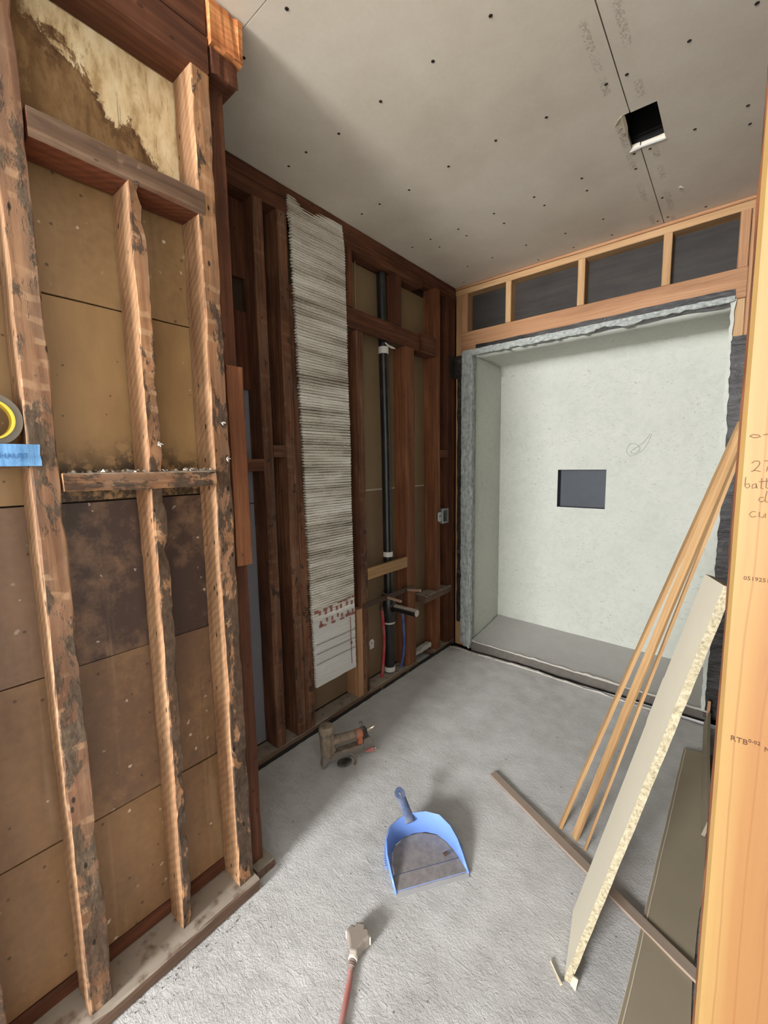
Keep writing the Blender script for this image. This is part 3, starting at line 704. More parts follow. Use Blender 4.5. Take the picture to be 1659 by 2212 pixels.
# paper strips round the opening
ragged_sheet('building_paper', (-1.452, YB-0.004, 0.172), (0.066, 0, 0), (0, 0, 1.74), 6, 80, 0.006, 'paper', wb, amp=0.007, edge=0.010, es=13)
ragged_sheet('building_paper', (-1.474, YB-0.006, 1.83), (0.085, 0, 0), (0, 0, 0.142), 6, 8, 0.004, 'paper', wb, amp=0.003, edge=0.003, es=16)
ragged_sheet('building_paper', (XF+0.004, YB-0.02, 1.83), (0, -0.055, 0), (0, 0, 0.142), 6, 8, 0.003, 'paper', wb, amp=0.003, edge=0.003, es=16)
ragged_sheet('building_paper', (-1.32, YB-0.006, 1.955), (1.27, 0, 0.006), (0, 0, 0.066), 60, 4, 0.004, 'paper', wb, amp=0.005, edge=0.006, es=9)
ragged_sheet('building_paper', (-0.052, YB-0.006, 0.0), (0.095, 0, 0), (0, 0, 1.822), 8, 80, 0.005, 'paper', wb, amp=0.006, edge=0.003, es=12)
# niche shell
NX0, NX1, NY, NT = -1.336, -0.046, 2.972, 1.958
def niche_back():
    hx0, hx1, hz0, hz1 = -0.930, -0.632, 0.968, 1.220
    mb = MB()
    xs = [NX0-0.05, hx0, hx1, NX1+0.05]; zs = [-0.03, hz0, hz1, 2.10]
    for i in range(3):
        for k in range(3):
            if i == 1 and k == 1: continue
            mb.box(xs[i], xs[i+1], NY, NY+0.012, zs[k], zs[k+1])
    return mb.obj('niche_back_wall', 'mortar', wb)
niche_back()
pm_ = MB().tube(smoothpath([(-0.505, NY-0.0010, 1.300), (-0.525, NY-0.0010, 1.335), (-0.505, NY-0.0010, 1.375), (-0.470, NY-0.0010, 1.370), (-0.455, NY-0.0010, 1.340), (-0.480, NY-0.0010, 1.318), (-0.500, NY-0.0010, 1.330), (-0.440, NY-0.0010, 1.380), (-0.405, NY-0.0010, 1.430)], 6), 0.0012, 5).tube(smoothpath([(-0.503, NY-0.0010, 1.302), (-0.450, NY-0.0010, 1.325), (-0.415, NY-0.0010, 1.375), (-0.398, NY-0.0010, 1.430)], 6), 0.0010, 5)
pm_.obj('pencil_mark', 'pencilgrey', wb, smooth=True)
rb = root('recess_box'); rb.parent = wb
for nm, a in (('box_back', (-0.935, -0.627, NY+0.070, NY+0.076, 0.960, 1.228)), ('box_side', (-0.936, -0.930, NY+0.001, NY+0.072, 0.962, 1.226)),
              ('box_side', (-0.632, -0.626, NY+0.001, NY+0.072, 0.962, 1.226)), ('box_sill', (-0.930, -0.632, NY+0.001, NY+0.072, 0.960, 0.968)), ('box_head', (-0.930, -0.632, NY+0.001, NY+0.072, 1.220, 1.228))):
    MB().box(*a).obj(nm, 'slate', rb)
ragged_sheet('niche_side_wall', (NX0-0.012, NY+0.002, 0.0), (0, -0.46, 0), (0, 0, NT+0.02), 16, 60, 0.012, 'mortar', wb, amp=-0.003, es=8)
ragged_sheet('niche_side_wall', (NX1+0.012, YB+0.012, 0.0), (0, 0.43, 0), (0, 0, NT+0.02), 16, 60, 0.012, 'mortar', wb, amp=-0.003, es=8)
def niche_head():
    prof = [(YB+0.004, NT+0.004), (YB+0.10, NT+0.002), (YB+0.22, NT+0.002), (YB+0.30, NT-0.004)]
    prof += [(NY-0.070+0.074*math.sin(a), NT-0.005-0.074*(1-math.cos(a))) for a in [math.radians(d) for d in range(0, 91, 10)]]
    m = MB(); nx = 30; k = len(prof)
    vs = [(NX0-0.01+(NX1-NX0+0.02)*i/nx, y, z+0.003*mn.noise((i*0.9, y*14, 2))) for i in range(nx+1) for y, z in prof]
    fs = [(i*k+j, i*k+j+1, (i+1)*k+j+1, (i+1)*k+j) for i in range(nx) for j in range(k-1)]
    o = m.add(vs, fs).obj('niche_head', 'mortar', wb, smooth=True)
    md = o.modifiers.new('solid', 'SOLIDIFY'); md.thickness = 0.006; md.offset = 0
niche_head()
def niche_floor():
    mb = MB(); nx, ny = 30, 12; vs = []
    for j in range(ny+1):
        for i in range(nx+1):
            x = NX0-0.005+(NX1-NX0+0.01)*i/nx; y = YB-0.004+(NY-YB+0.006)*j/ny
            z = 0.058-0.026*(i/nx)+(0.054-0.012*i/nx)*(j/ny)**1.4+0.002*mn.noise((x*9, y*9, 0))
            if j == 0: y += 0.004*mn.noise((x*30, 0, 0)); z += 0.003*mn.noise((x*40, 2, 0))
            vs.append((x, y, z))
    fs = [(j*(nx+1)+i, j*(nx+1)+i+1, (j+1)*(nx+1)+i+1, (j+1)*(nx+1)+i) for j in range(ny) for i in range(nx)]
    o = mb.add(vs, fs).obj('niche_floor', 'pan', wb, smooth=True)
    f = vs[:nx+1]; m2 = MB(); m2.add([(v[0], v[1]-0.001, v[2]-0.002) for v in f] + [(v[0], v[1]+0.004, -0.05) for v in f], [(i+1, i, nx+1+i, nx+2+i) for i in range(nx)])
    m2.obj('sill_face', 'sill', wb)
    return o
niche_floor()
ragged_sheet('plaster_rim', (NX0-0.05, YB-0.010, 0.053), (1.36, 0, -0.026), (0, 0.012, 0), 90, 2, 0.009, 'lip', wb, amp=0.005, edge=0.005, es=30)
# ragged front edge of the mortar
ragged_sheet('mortar_edge', (-1.410, YB-0.008, 0.030), (0.078, 0, 0), (0, 0, 1.960), 8, 150, 0.024, 'scratch', wb, amp=0.006, edge=0.007, es=34)
def head_edge():
    mb = MB(); n_ = 120; vs = []
    for s_ in (0, 1):
        for i in range(n_+1):
            x = -1.40+1.352*i/n_
            bite = 0.010*max(0, mn.noise((x*11, 1, 0)))+0.008*mn.noise((x*34, 5, 0)) + (0.012 if x > -0.62 else 0.0) - (0.016*math.exp(-((x+0.46)/0.05)**2))
            top = 1.992+0.004*mn.noise((x*26, 8, 0)); bot = 1.955+bite
            y = YB-0.010-(0.024 if s_ else 0.0)
            for t in (0, 0.5, 1):
                z = bot+(top-bot)*t
                vs.append((x, y-(0.004*mn.noise((x*50, z*60, 3)) if s_ else 0), z))
    W = 3; N_ = (n_+1)*3; fs = []
    for i in range(n_):
        for t in range(2):
            a = i*3+t; fs += [(a, a+1, a+4, a+3), (N_+a, N_+a+3, N_+a+4, N_+a+1)]
        fs += [(i*3, i*3+3, N_+i*3+3, N_+i*3), (i*3+2, N_+i*3+2, N_+i*3+5, i*3+5)]
    fs += [(0, N_, N_+1, 1), (1, N_+1, N_+2, 2)]; e = n_*3; fs += [(e, e+1, N_+e+1, N_+e), (e+1, e+2, N_+e+2, N_+e+1)]
    return mb.add(vs, fs).obj('mortar_edge', 'scratchlevel', wb)
head_edge()
box('mortar_return', (-1.40, NX0-0.01), (YB-0.006, YB+0.05), (0.0, 1.96), 'scratch', wb)
box('mortar_return', (-1.40, -0.05), (YB-0.004, YB+0.05), (NT+0.014, 1.985), 'scratch', wb)
ragged_sheet('mortar_edge', (-0.064, YB-0.010, 0.040), (0.018, 0, 0), (0, 0, 1.94), 3, 130, 0.010, 'mortar', wb, amp=0.003, edge=0.007, es=30)

# ================================================================== SETTING: right wall, added roofless courtyard behind the camera
wr = root('wall_right', kind='structure')
post = timber('end_stud', (0.002, 0.142), (0.600, 0.638), (0.0, 2.404), 'post', wr, front=FY, rough=0.0002, cham=0.004, long=2)
# the sapwood edge is at local Y = -half width: shift the mesh so that the object's Y starts at the edge
for v in post.data.vertices: v.co.y += 0.070
post.matrix_basis = post.matrix_basis @ Matrix.Translation((0, -0.070, 0))
timber('stud', (0.000, 0.092), (0.640, 0.680), (0.0, 2.40), 'redwood_warm', wr, rough=0.001, front=(-1, 0, 0))
for y in (1.06, 1.46, 1.86, 2.26): timber('stud', (0.016, 0.106), (y, y+0.042), (0.04, 2.36), 'redwood', wr, rough=0.001, front=(-1, 0, 0))
timber('bottom_plate', (0.016, 0.106), (0.64, 2.53), (0.0, 0.038), 'dustyboard', wr, front=(-1, 0, 0)); timber('top_plate', (0.016, 0.106), (0.64, 2.53), (2.362, 2.402), 'redwood', wr, front=(-1, 0, 0))
ragged_sheet('building_paper', (0.108, 0.64, 0.0), (0, 1.89, 0), (0, 0, 2.40), 40, 40, -0.003, 'paper', wr, amp=0.004, es=9)
box('backing_board', (0.112, 0.142), (0.64, 3.09), (-0.06, 2.42), 'shell', wr)
w2 = root('wall_entry', kind='structure')
box('drywall', (0.143, 1.85), (0.60, 0.70), (0, 2.404), 'wall', w2)
w3 = root('added_wall_right', kind='structure'); box('plaster', (1.85, 1.95), (-4.15, 0.70), (0, 2.404), 'wall', w3)  # added side wall of the courtyard, out of view
w4 = root('added_wall_left', kind='structure'); box('plaster', (-2.2, -2.1), (-4.15, -0.70), (0, 2.404), 'wall', w4); box('plaster', (-2.1, -1.192), (-0.75, -0.70), (0, 2.404), 'wall', w4)  # added left side of the courtyard, out of view
w5 = root('added_wall_rear', kind='structure')  # invented courtyard wall, its sunlit face throws light into the room
for x, z in (((-2.1, -1.25), (0, 2.404)), ((0.15, 1.85), (0, 2.404)), ((-1.25, 0.15), (0, 1.15)), ((-1.25, 0.15), (2.34, 2.404))):
    box('plaster', x, (-4.15, -4.05), z, 'wall', w5)

# ================================================================== writing on the post
def text(name, body, size, loc, rt, up, mat, parent=None, depth=0.0002):
    cu = bpy.data.curves.new(name, 'FONT'); cu.body = body; cu.size = size; cu.extrude = depth; cu.resolution_u = 2
    t = bpy.data.objects.new(name, cu); me = bpy.data.meshes.new_from_object(t)
    bpy.data.objects.remove(t); bpy.data.curves.remove(cu); me.name = name
    o = link(name, me, mat, None)
    rt = Vector(rt).normalized(); up = Vector(up).normalized(); m = Matrix((rt, up, rt.cross(up))).transposed().to_4x4(); m.translation = loc
    if parent is not None:
        o.parent = parent; o.matrix_basis = parent.matrix_basis.inverted() @ m
    else: o.matrix_basis = m
    return o
YP = 0.5996
text('stamp', '05192510  E', 0.0062, (0.0135, YP, 1.147), (1, 0, 0), (0, 0, 1), 'stampink', post)
text('stamp', 'RTB', 0.0088, (0.0135, YP, 0.958), (1, 0, 0), (0, 0, 1), 'stampink', post)
text('stamp', '0-02', 0.0058, (0.0290, YP, 0.9620), (1, 0, 0), (0, 0, 1), 'stampink', post)
text('stamp', 'No.1&BTR', 0.0078, (0.0425, YP, 0.957), (1, 0, 0), (0, 0, 1), 'stampink', post)
def scrawl(strokes, ox, oz, k):
    m = MB()
    for st in strokes:
        m.tube([(ox+x*k, YP-0.0002, oz+z*k) for x, z in st], 0.00035, 5)
    o = m.obj('handwriting', 'ink', None, smooth=True); o.parent = post; o.matrix_parent_inverse = post.matrix_basis.inverted(); return o
two = [[(0, 8), (2, 10), (5, 10), (6, 8), (5, 5), (2, 1), (0, 0), (3, 1), (7, 0)]]
seven = [[(9, 10), (15, 10), (12, 5), (11, 0)]]
scrawl(two+seven, 0.0125, 1.2655, 0.0011)
scrawl([[(0, 12), (0, 2), (2, 0), (4, 2), (3, 5), (0, 4)], [(9, 5), (6, 4), (6, 0), (9, 1), (9, 5), (10, 0)], [(13, 11), (13, 0), (15, 0)], [(11, 7), (19, 8)], [(17, 11), (17, 1), (19, 0)]], 0.0085, 1.2475, 0.0010)
scrawl([[(4, 5), (1, 5), (0, 2), (2, 0), (5, 2)], [(6, 12), (5, 3), (6, 0), (9, 1)]], 0.0205, 1.2330, 0.0010)
scrawl([[(5, 6), (2, 6), (0, 3), (2, 0), (6, 1)], [(8, 6), (8, 1), (11, 0), (13, 5), (13, 0)], [(16, 6), (16, 0), (19, 6), (20, 0)]], 0.0140, 1.2165, 0.0010)
scrawl([[(0, 2), (3, 4), (8, 3), (10, 1), (4, 0), (0, 2)], [(12, 3), (18, 4), (22, 2)]], 0.0090, 1.3010, 0.0009)
# print on the paper strips
text('paper_print', 'X', 0.060, (-0.028, YB-0.0165, 1.345), (1, 0, 0), (0, 0, 1), 'paleink', wb)
for z in (0.52, 0.66): text('paper_print', 'TEX', 0.030, (-1.452, YB-0.0185, z), (1, 0, 0), (0, 0, 1), 'paleink', wb)
text('paper_print', 'TEX', 0.030, (-1.455, YB-0.0135, 1.925), (1, 0, 0), (0, 0, 1), 'paleink', wb)

# ================================================================== THINGS on the plumbing wall
# ribbed foil strip hanging in front of the studs
def foil():
    bx, by, bz = -1.458, 1.37, 0.232; mb = MB(); vs = []; zs = []; z = 0.0; top = 2.378-bz; k = 0; ph = []
    rng = random.Random(4)
    while z < top:
        if z < 0.345:
            st = 0.012; deep = -0.0006 if k % 3 else -0.002
        else:
            st = rng.choice((0.010, 0.0115, 0.0125, 0.014)); deep = rng.choice((-0.005, -0.008, -0.010, -0.012))
        hi = rng.uniform(0.0006, 0.0022) if z > 0.345 else 0.0004
        for f_, a in ((0.0, deep), (0.16, 0.0), (0.34, hi), (0.80, hi*0.7)):
            if z+st*f_ < top: zs.append((z+st*f_, a))
        z += st; k += 1
    zs.append((top, 0.0)); nz = len(zs); ny = 16
    def L(zw): return 1.238-0.020*min(1, (zw-0.23)/0.9)-0.028*max(0, (zw-1.2)/1.1)
    def R(zw): return 1.508-0.004*zw
    for s_ in (0, 1):
        for (z, a) in zs:
            zw = z+bz; l = L(zw)+((-0.0075 if a > 0 else 0.003)*rng.uniform(0.3, 1.4))*(1 if z > 0.345 else 0.5); r = R(zw)+0.0018*rng.uniform(-1, 1)
            for j in range(ny+1):
                t = j/ny; y = l+(r-l)*t
                x = a*max(0.15, 0.75+0.9*mn.noise((t*5, z*40, 2))) + 0.006*mn.noise((t*2, z*3, 8)) + 0.0010*mn.noise((t*40, z*90, 1))
                lean = -0.018*max(0, (zw-2.25)/0.13)
                vs.append((x+lean if s_ else lean-0.012, y-by, z))
    W = ny+1; N_ = nz*W; fs = []
    for i in range(nz-1):
        for j in range(ny):
            a = i*W+j; fs += [(N_+a, N_+a+1, N_+a+W+1, N_+a+W), (a, a+W, a+W+1, a+1)]
        a = i*W; fs += [(a, N_+a, N_+a+W, a+W), (a+ny, a+ny+W, N_+a+ny+W, N_+a+ny)]
    for j in range(ny): fs += [(j, j+1, N_+j+1, N_+j), (N_-W+j, 2*N_-W+j, 2*N_-W+j+1, N_-W+j+1)]
    o = mb.add(vs, fs).obj('foil_strip', 'foil', None, (bx, by, bz))
    tag(o, 'long ribbed silver foil strip hanging from ceiling in front of dark studs', 'foil strip')
    rp = MB(); rng = random.Random(9)
    def dash(y, z, wy, hz): rp.box(0.0036, 0.0052, y-by, y-by+wy, z-bz, z-bz+hz)
    for z0, z1 in ((0.597, 0.612), (0.520, 0.522)):
        y = 1.236
        while y < 1.495:
            wy = rng.uniform(0.014, 0.036); t = (y-1.236)/0.26
            if rng.random() < 0.85: dash(y, z0+(z1-z0)*t+rng.uniform(-.003, .003), min(wy, 1.50-y), rng.uniform(0.006, 0.014))
            y += wy+rng.uniform(0.002, 0.012)
    for y in (1.262, 1.300, 1.335, 1.372, 1.400, 1.442, 1.476): dash(y, rng.uniform(0.57, 0.585), 0.012, 0.020); dash(y+0.006, rng.uniform(0.532, 0.540), 0.011, 0.018)
    for k in range(16): dash(1.466+0.0003*k, 0.500-0.0155*k, 0.004, 0.014)
    dash(1.466, 0.372, 0.012, 0.012)
    o2 = rp.obj('red_print', 'redprint', o); o2['label'] = 'broken rows of red brown print'; o2['kind'] = 'stuff'
    gp = MB()
    for z in (0.395, 0.345, 0.44): gp.box(0.0030, 0.0042, 1.242-by, 1.50-by, z-bz, z-bz+0.0026)
    gp.obj('crease', 'greyprint', o)
foil()

# drain stack
px, py = -1.527, 1.866
dr = root('drain_pipe', (px, py, 0.045), None, 'tall black plastic drain pipe in the stud bay behind the wall strap', 'pipe')
MB().tube([(0, 0, 0.40), (0, -0.004, 1.35), (-0.004, -0.018, 2.25)], 0.0262, 20).obj('upper_pipe', 'abs', dr, smooth=True)
MB().tube([(0, 0, 0), (0, 0, 0.40)], 0.0300, 20).obj('lower_pipe', 'abs', dr, smooth=True)
MB().tube([(0, 0, 0.305), (0, 0, 0.312), (0, 0, 0.475), (0, 0, 0.482)], [0.034, 0.0375, 0.0375, 0.034], 20).obj('tee_fitting', 'abs', dr, smooth=True)
MB().tube([(0, 0, 0.300), (0, 0, 0.312)], 0.0365, 20).obj('fitting_ring', 'bone', dr, smooth=True)
ws = MB().tube([(0.02, 0.004, 0.392), (0.045, 0.004, 0.398)], 0.027, 18).tube([(0.045, 0.004, 0.398), (0.200, 0.004, 0.399)], 0.0215, 18, caps=False).tube([(0.198, 0.004, 0.399), (0.199, 0.004, 0.399)], 0.0165, 18).obj('waste_stub', 'abs', dr, smooth=True)
ws['label'] = 'dusty stub that sticks out of the drain pipe'
MB().tube([(0.1985, 0.004, 0.399), (0.2005, 0.004, 0.399)], 0.0195, 18).obj('end_cap', 'bone', ws, smooth=True)
for z, r in ((0.005, 0.0335), (0.700, 0.0285)):
    MB().tube([(0, 0, z), (0, 0, z+0.028)], r, 18).obj('tape_wrap', 'white', dr, smooth=True)
m = MB().tube([(-0.001, -0.012, 1.832), (-0.001, -0.012, 1.868)], 0.0282, 18)
m.add([(0.028, -0.02, 1.872), (0.035, -0.045, 1.878), (0.036, -0.04, 1.884), (0.030, 0.0, 1.876), (0.034, 0.035, 1.872), (0.036, 0.05, 1.864), (0.03, 0.02, 1.862)], [(0, 1, 2, 3), (3, 4, 5, 6), (0, 3, 6)])
m.obj('tape_wrap', 'white', dr, smooth=False)

def rel(pts, o): return [(p[0]-o[0], p[1]-o[1], p[2]-o[2]) for p in pts]
# water pipes
o0 = (-1.520, 1.782, 0.042)
t = tag(MB().tube(rel(smoothpath([(-1.520, 1.782, 0.036), (-1.530, 1.808, 0.100), (-1.532, 1.826, 0.25), (-1.530, 1.812, 0.40), (-1.526, 1.800, 0.448)]), o0), 0.0092, 12).obj('water_pipe', 'pexred', None, o0, smooth=True),
    'red plastic water pipe rising from the sill left of the drain', 'pipe')
MB().tube(rel([(-1.526, 1.800, 0.440), (-1.525, 1.799, 0.462)], o0), 0.0112, 12).obj('crimp_ring', 'strap', t, smooth=True)
MB().tube(rel(smoothpath([(-1.525, 1.799, 0.46), (-1.512, 1.793, 0.525), (-1.490, 1.786, 0.534)]), o0), 0.0066, 10).obj('riser', 'strap', t, smooth=True)
o0 = (-1.520, 1.955, 0.042)
t = tag(MB().tube(rel(smoothpath([(-1.505, 1.945, 0.036), (-1.500, 1.962, 0.100), (-1.495, 1.971, 0.20), (-1.500, 1.966, 0.36), (-1.505, 1.960, 0.42)]), o0), 0.0092, 12).obj('water_pipe', 'pexblue', None, o0, smooth=True),
    'blue plastic water pipe rising from the sill right of the drain', 'pipe')
MB().tube(rel([(-1.5047, 1.9602, 0.415), (-1.506, 1.960, 0.437)], o0), 0.0112, 12).obj('crimp_ring', 'strap', t, smooth=True)
MB().tube(rel(smoothpath([(-1.506, 1.960, 0.435), (-1.504, 1.966, 0.518), (-1.490, 1.968, 0.532)]), o0), 0.0066, 10).obj('riser', 'strap', t, smooth=True)
br = tag(box('pipe_bracket', (-1.4745, -1.4705), (1.585, 2.036), (0.517, 0.545), 'strap'), 'thin rusty steel strap nailed across two studs behind the stubs', 'bracket')
for y in (1.64, 1.70, 1.74, 1.83, 1.87, 1.91, 2.01): MB().tube([(0.0018, y-1.8105, 0), (0.0026, y-1.8105, 0)], 0.0042, 8).obj('hole', 'screw', br)
def stub(y, z, dz, label):
    o = tag(MB().tube([(0, 0, 0), (0.085, 0, dz*0.85), (0.0985, 0, dz)], [0.0078, 0.0078, 0.0072], 12).obj('copper_stub', 'copper', None, (-1.470, y, z), smooth=True), label, 'pipe')
    MB().tube([(0.0005, 0, 0), (0.007, 0, 0)], 0.0115, 12).obj('collar', 'strap', o, smooth=True)
    return o
stub(1.782, 0.531, -0.004, 'dusty copper stub pointing out above the white drain stub, nearer one')
stub(1.968, 0.529, 0.014, 'dusty copper stub pointing out at the far end of the strap')
# wire, plastic clip
tag(MB().tube([(0, 0, 0), (0.002, -0.002, 0.14), (0, 0.003, 0.265)], 0.0030, 8).obj('electric_wire', 'lath', None, (-1.550, 1.660, 2.035), smooth=True), 'thin pale wire hanging high up in the stud bay', 'wire')
c_ = MB().tube([(0, 0, 0), (0.006, 0, 0)], 0.021, 14).box(0.0, 0.005, -0.014, 0.02, -0.036, -0.01).obj('wall_clip', 'white', None, (-1.5655, 1.746, 0.252), smooth=False)
tag(c_, 'small pale plastic clip on the brown board left of the red pipe', 'clip')
MB().tube([(0.0055, 0, 0), (0.0095, 0, 0)], 0.007, 10).obj('knob', 'bone', c_)
# electrical box
eb = root('electrical_box', (-1.470, 2.395, 0.93), None, 'small galvanised switch box fixed to a stud beside the black paper', 'electrical box')
m = MB()
m.box(-0.055, 0.004, -0.040, -0.036, -0.047, 0.047); m.box(-0.055, 0.004, 0.036, 0.040, -0.047, 0.047); m.box(-0.055, 0.004, -0.036, 0.036, 0.043, 0.047); m.box(-0.055, 0.004, -0.036, 0.036, -0.047, -0.043)
m.obj('shell', 'galv', eb); MB().box(-0.057, -0.053, -0.038, 0.038, -0.045, 0.045).obj('back_plate', 'tooldark', eb)
m = MB().box(0.0015, 0.005, -0.042, -0.022, -0.049, 0.049).box(0.0015, 0.005, 0.024, 0.042, -0.049, 0.049).box(0.0015, 0.005, -0.022, 0.024, 0.036, 0.049).box(0.0015, 0.005, -0.022, 0.024, -0.049, -0.036)
m.obj('plaster_ring', 'galv', eb)
m = MB().box(-0.003, 0.0, -0.082, -0.040, -0.026, 0.026).box(0.0, 0.003, -0.074, -0.050, -0.034, 0.030); m.obj('bracket_tab', 'galv', eb)
MB().tube([(0.003, -0.062, 0.004), (0.0055, -0.062, 0.004)], 0.0045, 10).obj('screw', 'screw', eb)

# ================================================================== ceiling box
vb = root('vent_box', (-0.312, 1.79, H+0.016), None, 'black metal box recessed in the square hole of the ceiling', 'vent')
m = MB(); m.box(-0.056, -0.053, -0.106, 0.106, 0, 0.13).box(0.053, 0.056, -0.106, 0.106, 0, 0.13).box(-0.053, 0.053, -0.106, -0.103, 0, 0.13).box(-0.053, 0.053, 0.103, 0.106, 0, 0.13).box(-0.056, 0.056, -0.106, 0.106, 0.13, 0.133)
m.obj('housing', 'black', vb)
MB().tube([(0.012, 0.080, 0.128), (0.012, 0.080, 0.122)], 0.005, 10).obj('screw', 'chrome', vb)
MB().box(-0.05, 0.05, 0.088, 0.095, 0.02, 0.026).obj('flange', 'black', vb)

# ================================================================== blue tape, tape roll on the blocking
def bluetape():
    mb = MB(); n_ = 40; vs = []; y0, y1 = -0.30, 0.214
    for s_ in (0, 1):
        for i in range(n_+1):
            y = y0+(y1-y0)*i/n_
            sag = 0.004*math.sin(i*0.5)
            x = XN+0.0052 + 0.0012*mn.noise((y*30, 0, 0)) + (0.0 if y > 0.19 else 0.002)
            for j in range(5):
                t_ = j/4; zz = 1.286+0.0415*t_ + (0.003 if y < 0.12 else 0)*t_
                yy = y + (0.003*mn.noise((t_*9, 3, 1)) if i == n_ else 0)
                vs.append((x+(0.0006 if s_ else 0)+0.0012*mn.noise((y*40, t_*4, 2)), yy, zz))
    W = 5; N_ = (n_+1)*5; fs = []
    for i in range(n_):
        for j in range(4):
            a = i*W+j; fs += [(N_+a, N_+a+W, N_+a+W+1, N_+a+1), (a, a+1, a+W+1, a+W)]
        fs += [(i*W, i*W+W, N_+i*W+W, N_+i*W), (i*W+4, N_+i*W+4, N_+i*W+W+4, i*W+W+4)]
    for j in range(4): a = n_*W+j; fs += [(a, a+1, N_+a+1, N_+a)]
    o = mb.add(vs, fs).obj('masking_tape', 'tapeblue', None, smooth=True)
    tag(o, 'strip of blue masking tape stuck across the first stud', 'tape')
    text('writing', 'EXHAUST', 0.0135, (XN+0.0100, 0.136, 1.301), (0, 1, 0), (0, 0, 1), 'blueink', o)
bluetape()
tr = root('tape_roll', (-1.100, 0.146, 1.3235), None, 'roll of grey tape with yellow core standing on the block above blue tape', 'tape roll')
def ring(ro, ri, x0, x1, n_=40):
    m = MB(); vs = []
    for x, r in ((x0, ri), (x0, ro), (x1, ro), (x1, ri)):
        vs += [(x, r*math.cos(2*math.pi*k/n_), 0.050+r*math.sin(2*math.pi*k/n_)) for k in range(n_)]
    fs = [(a*n_+k, a*n_+(k+1) % n_, ((a+1) % 4)*n_+(k+1) % n_, ((a+1) % 4)*n_+k) for a in range(4) for k in range(n_)]
    return m.add(vs, fs)
ring(0.0495, 0.0382, 0.0, 0.036).obj('tape_winding', 'taperoll', tr, smooth=True)
ring(0.0380, 0.0345, -0.001, 0.0372).obj('core', 'yellow', tr, smooth=True)

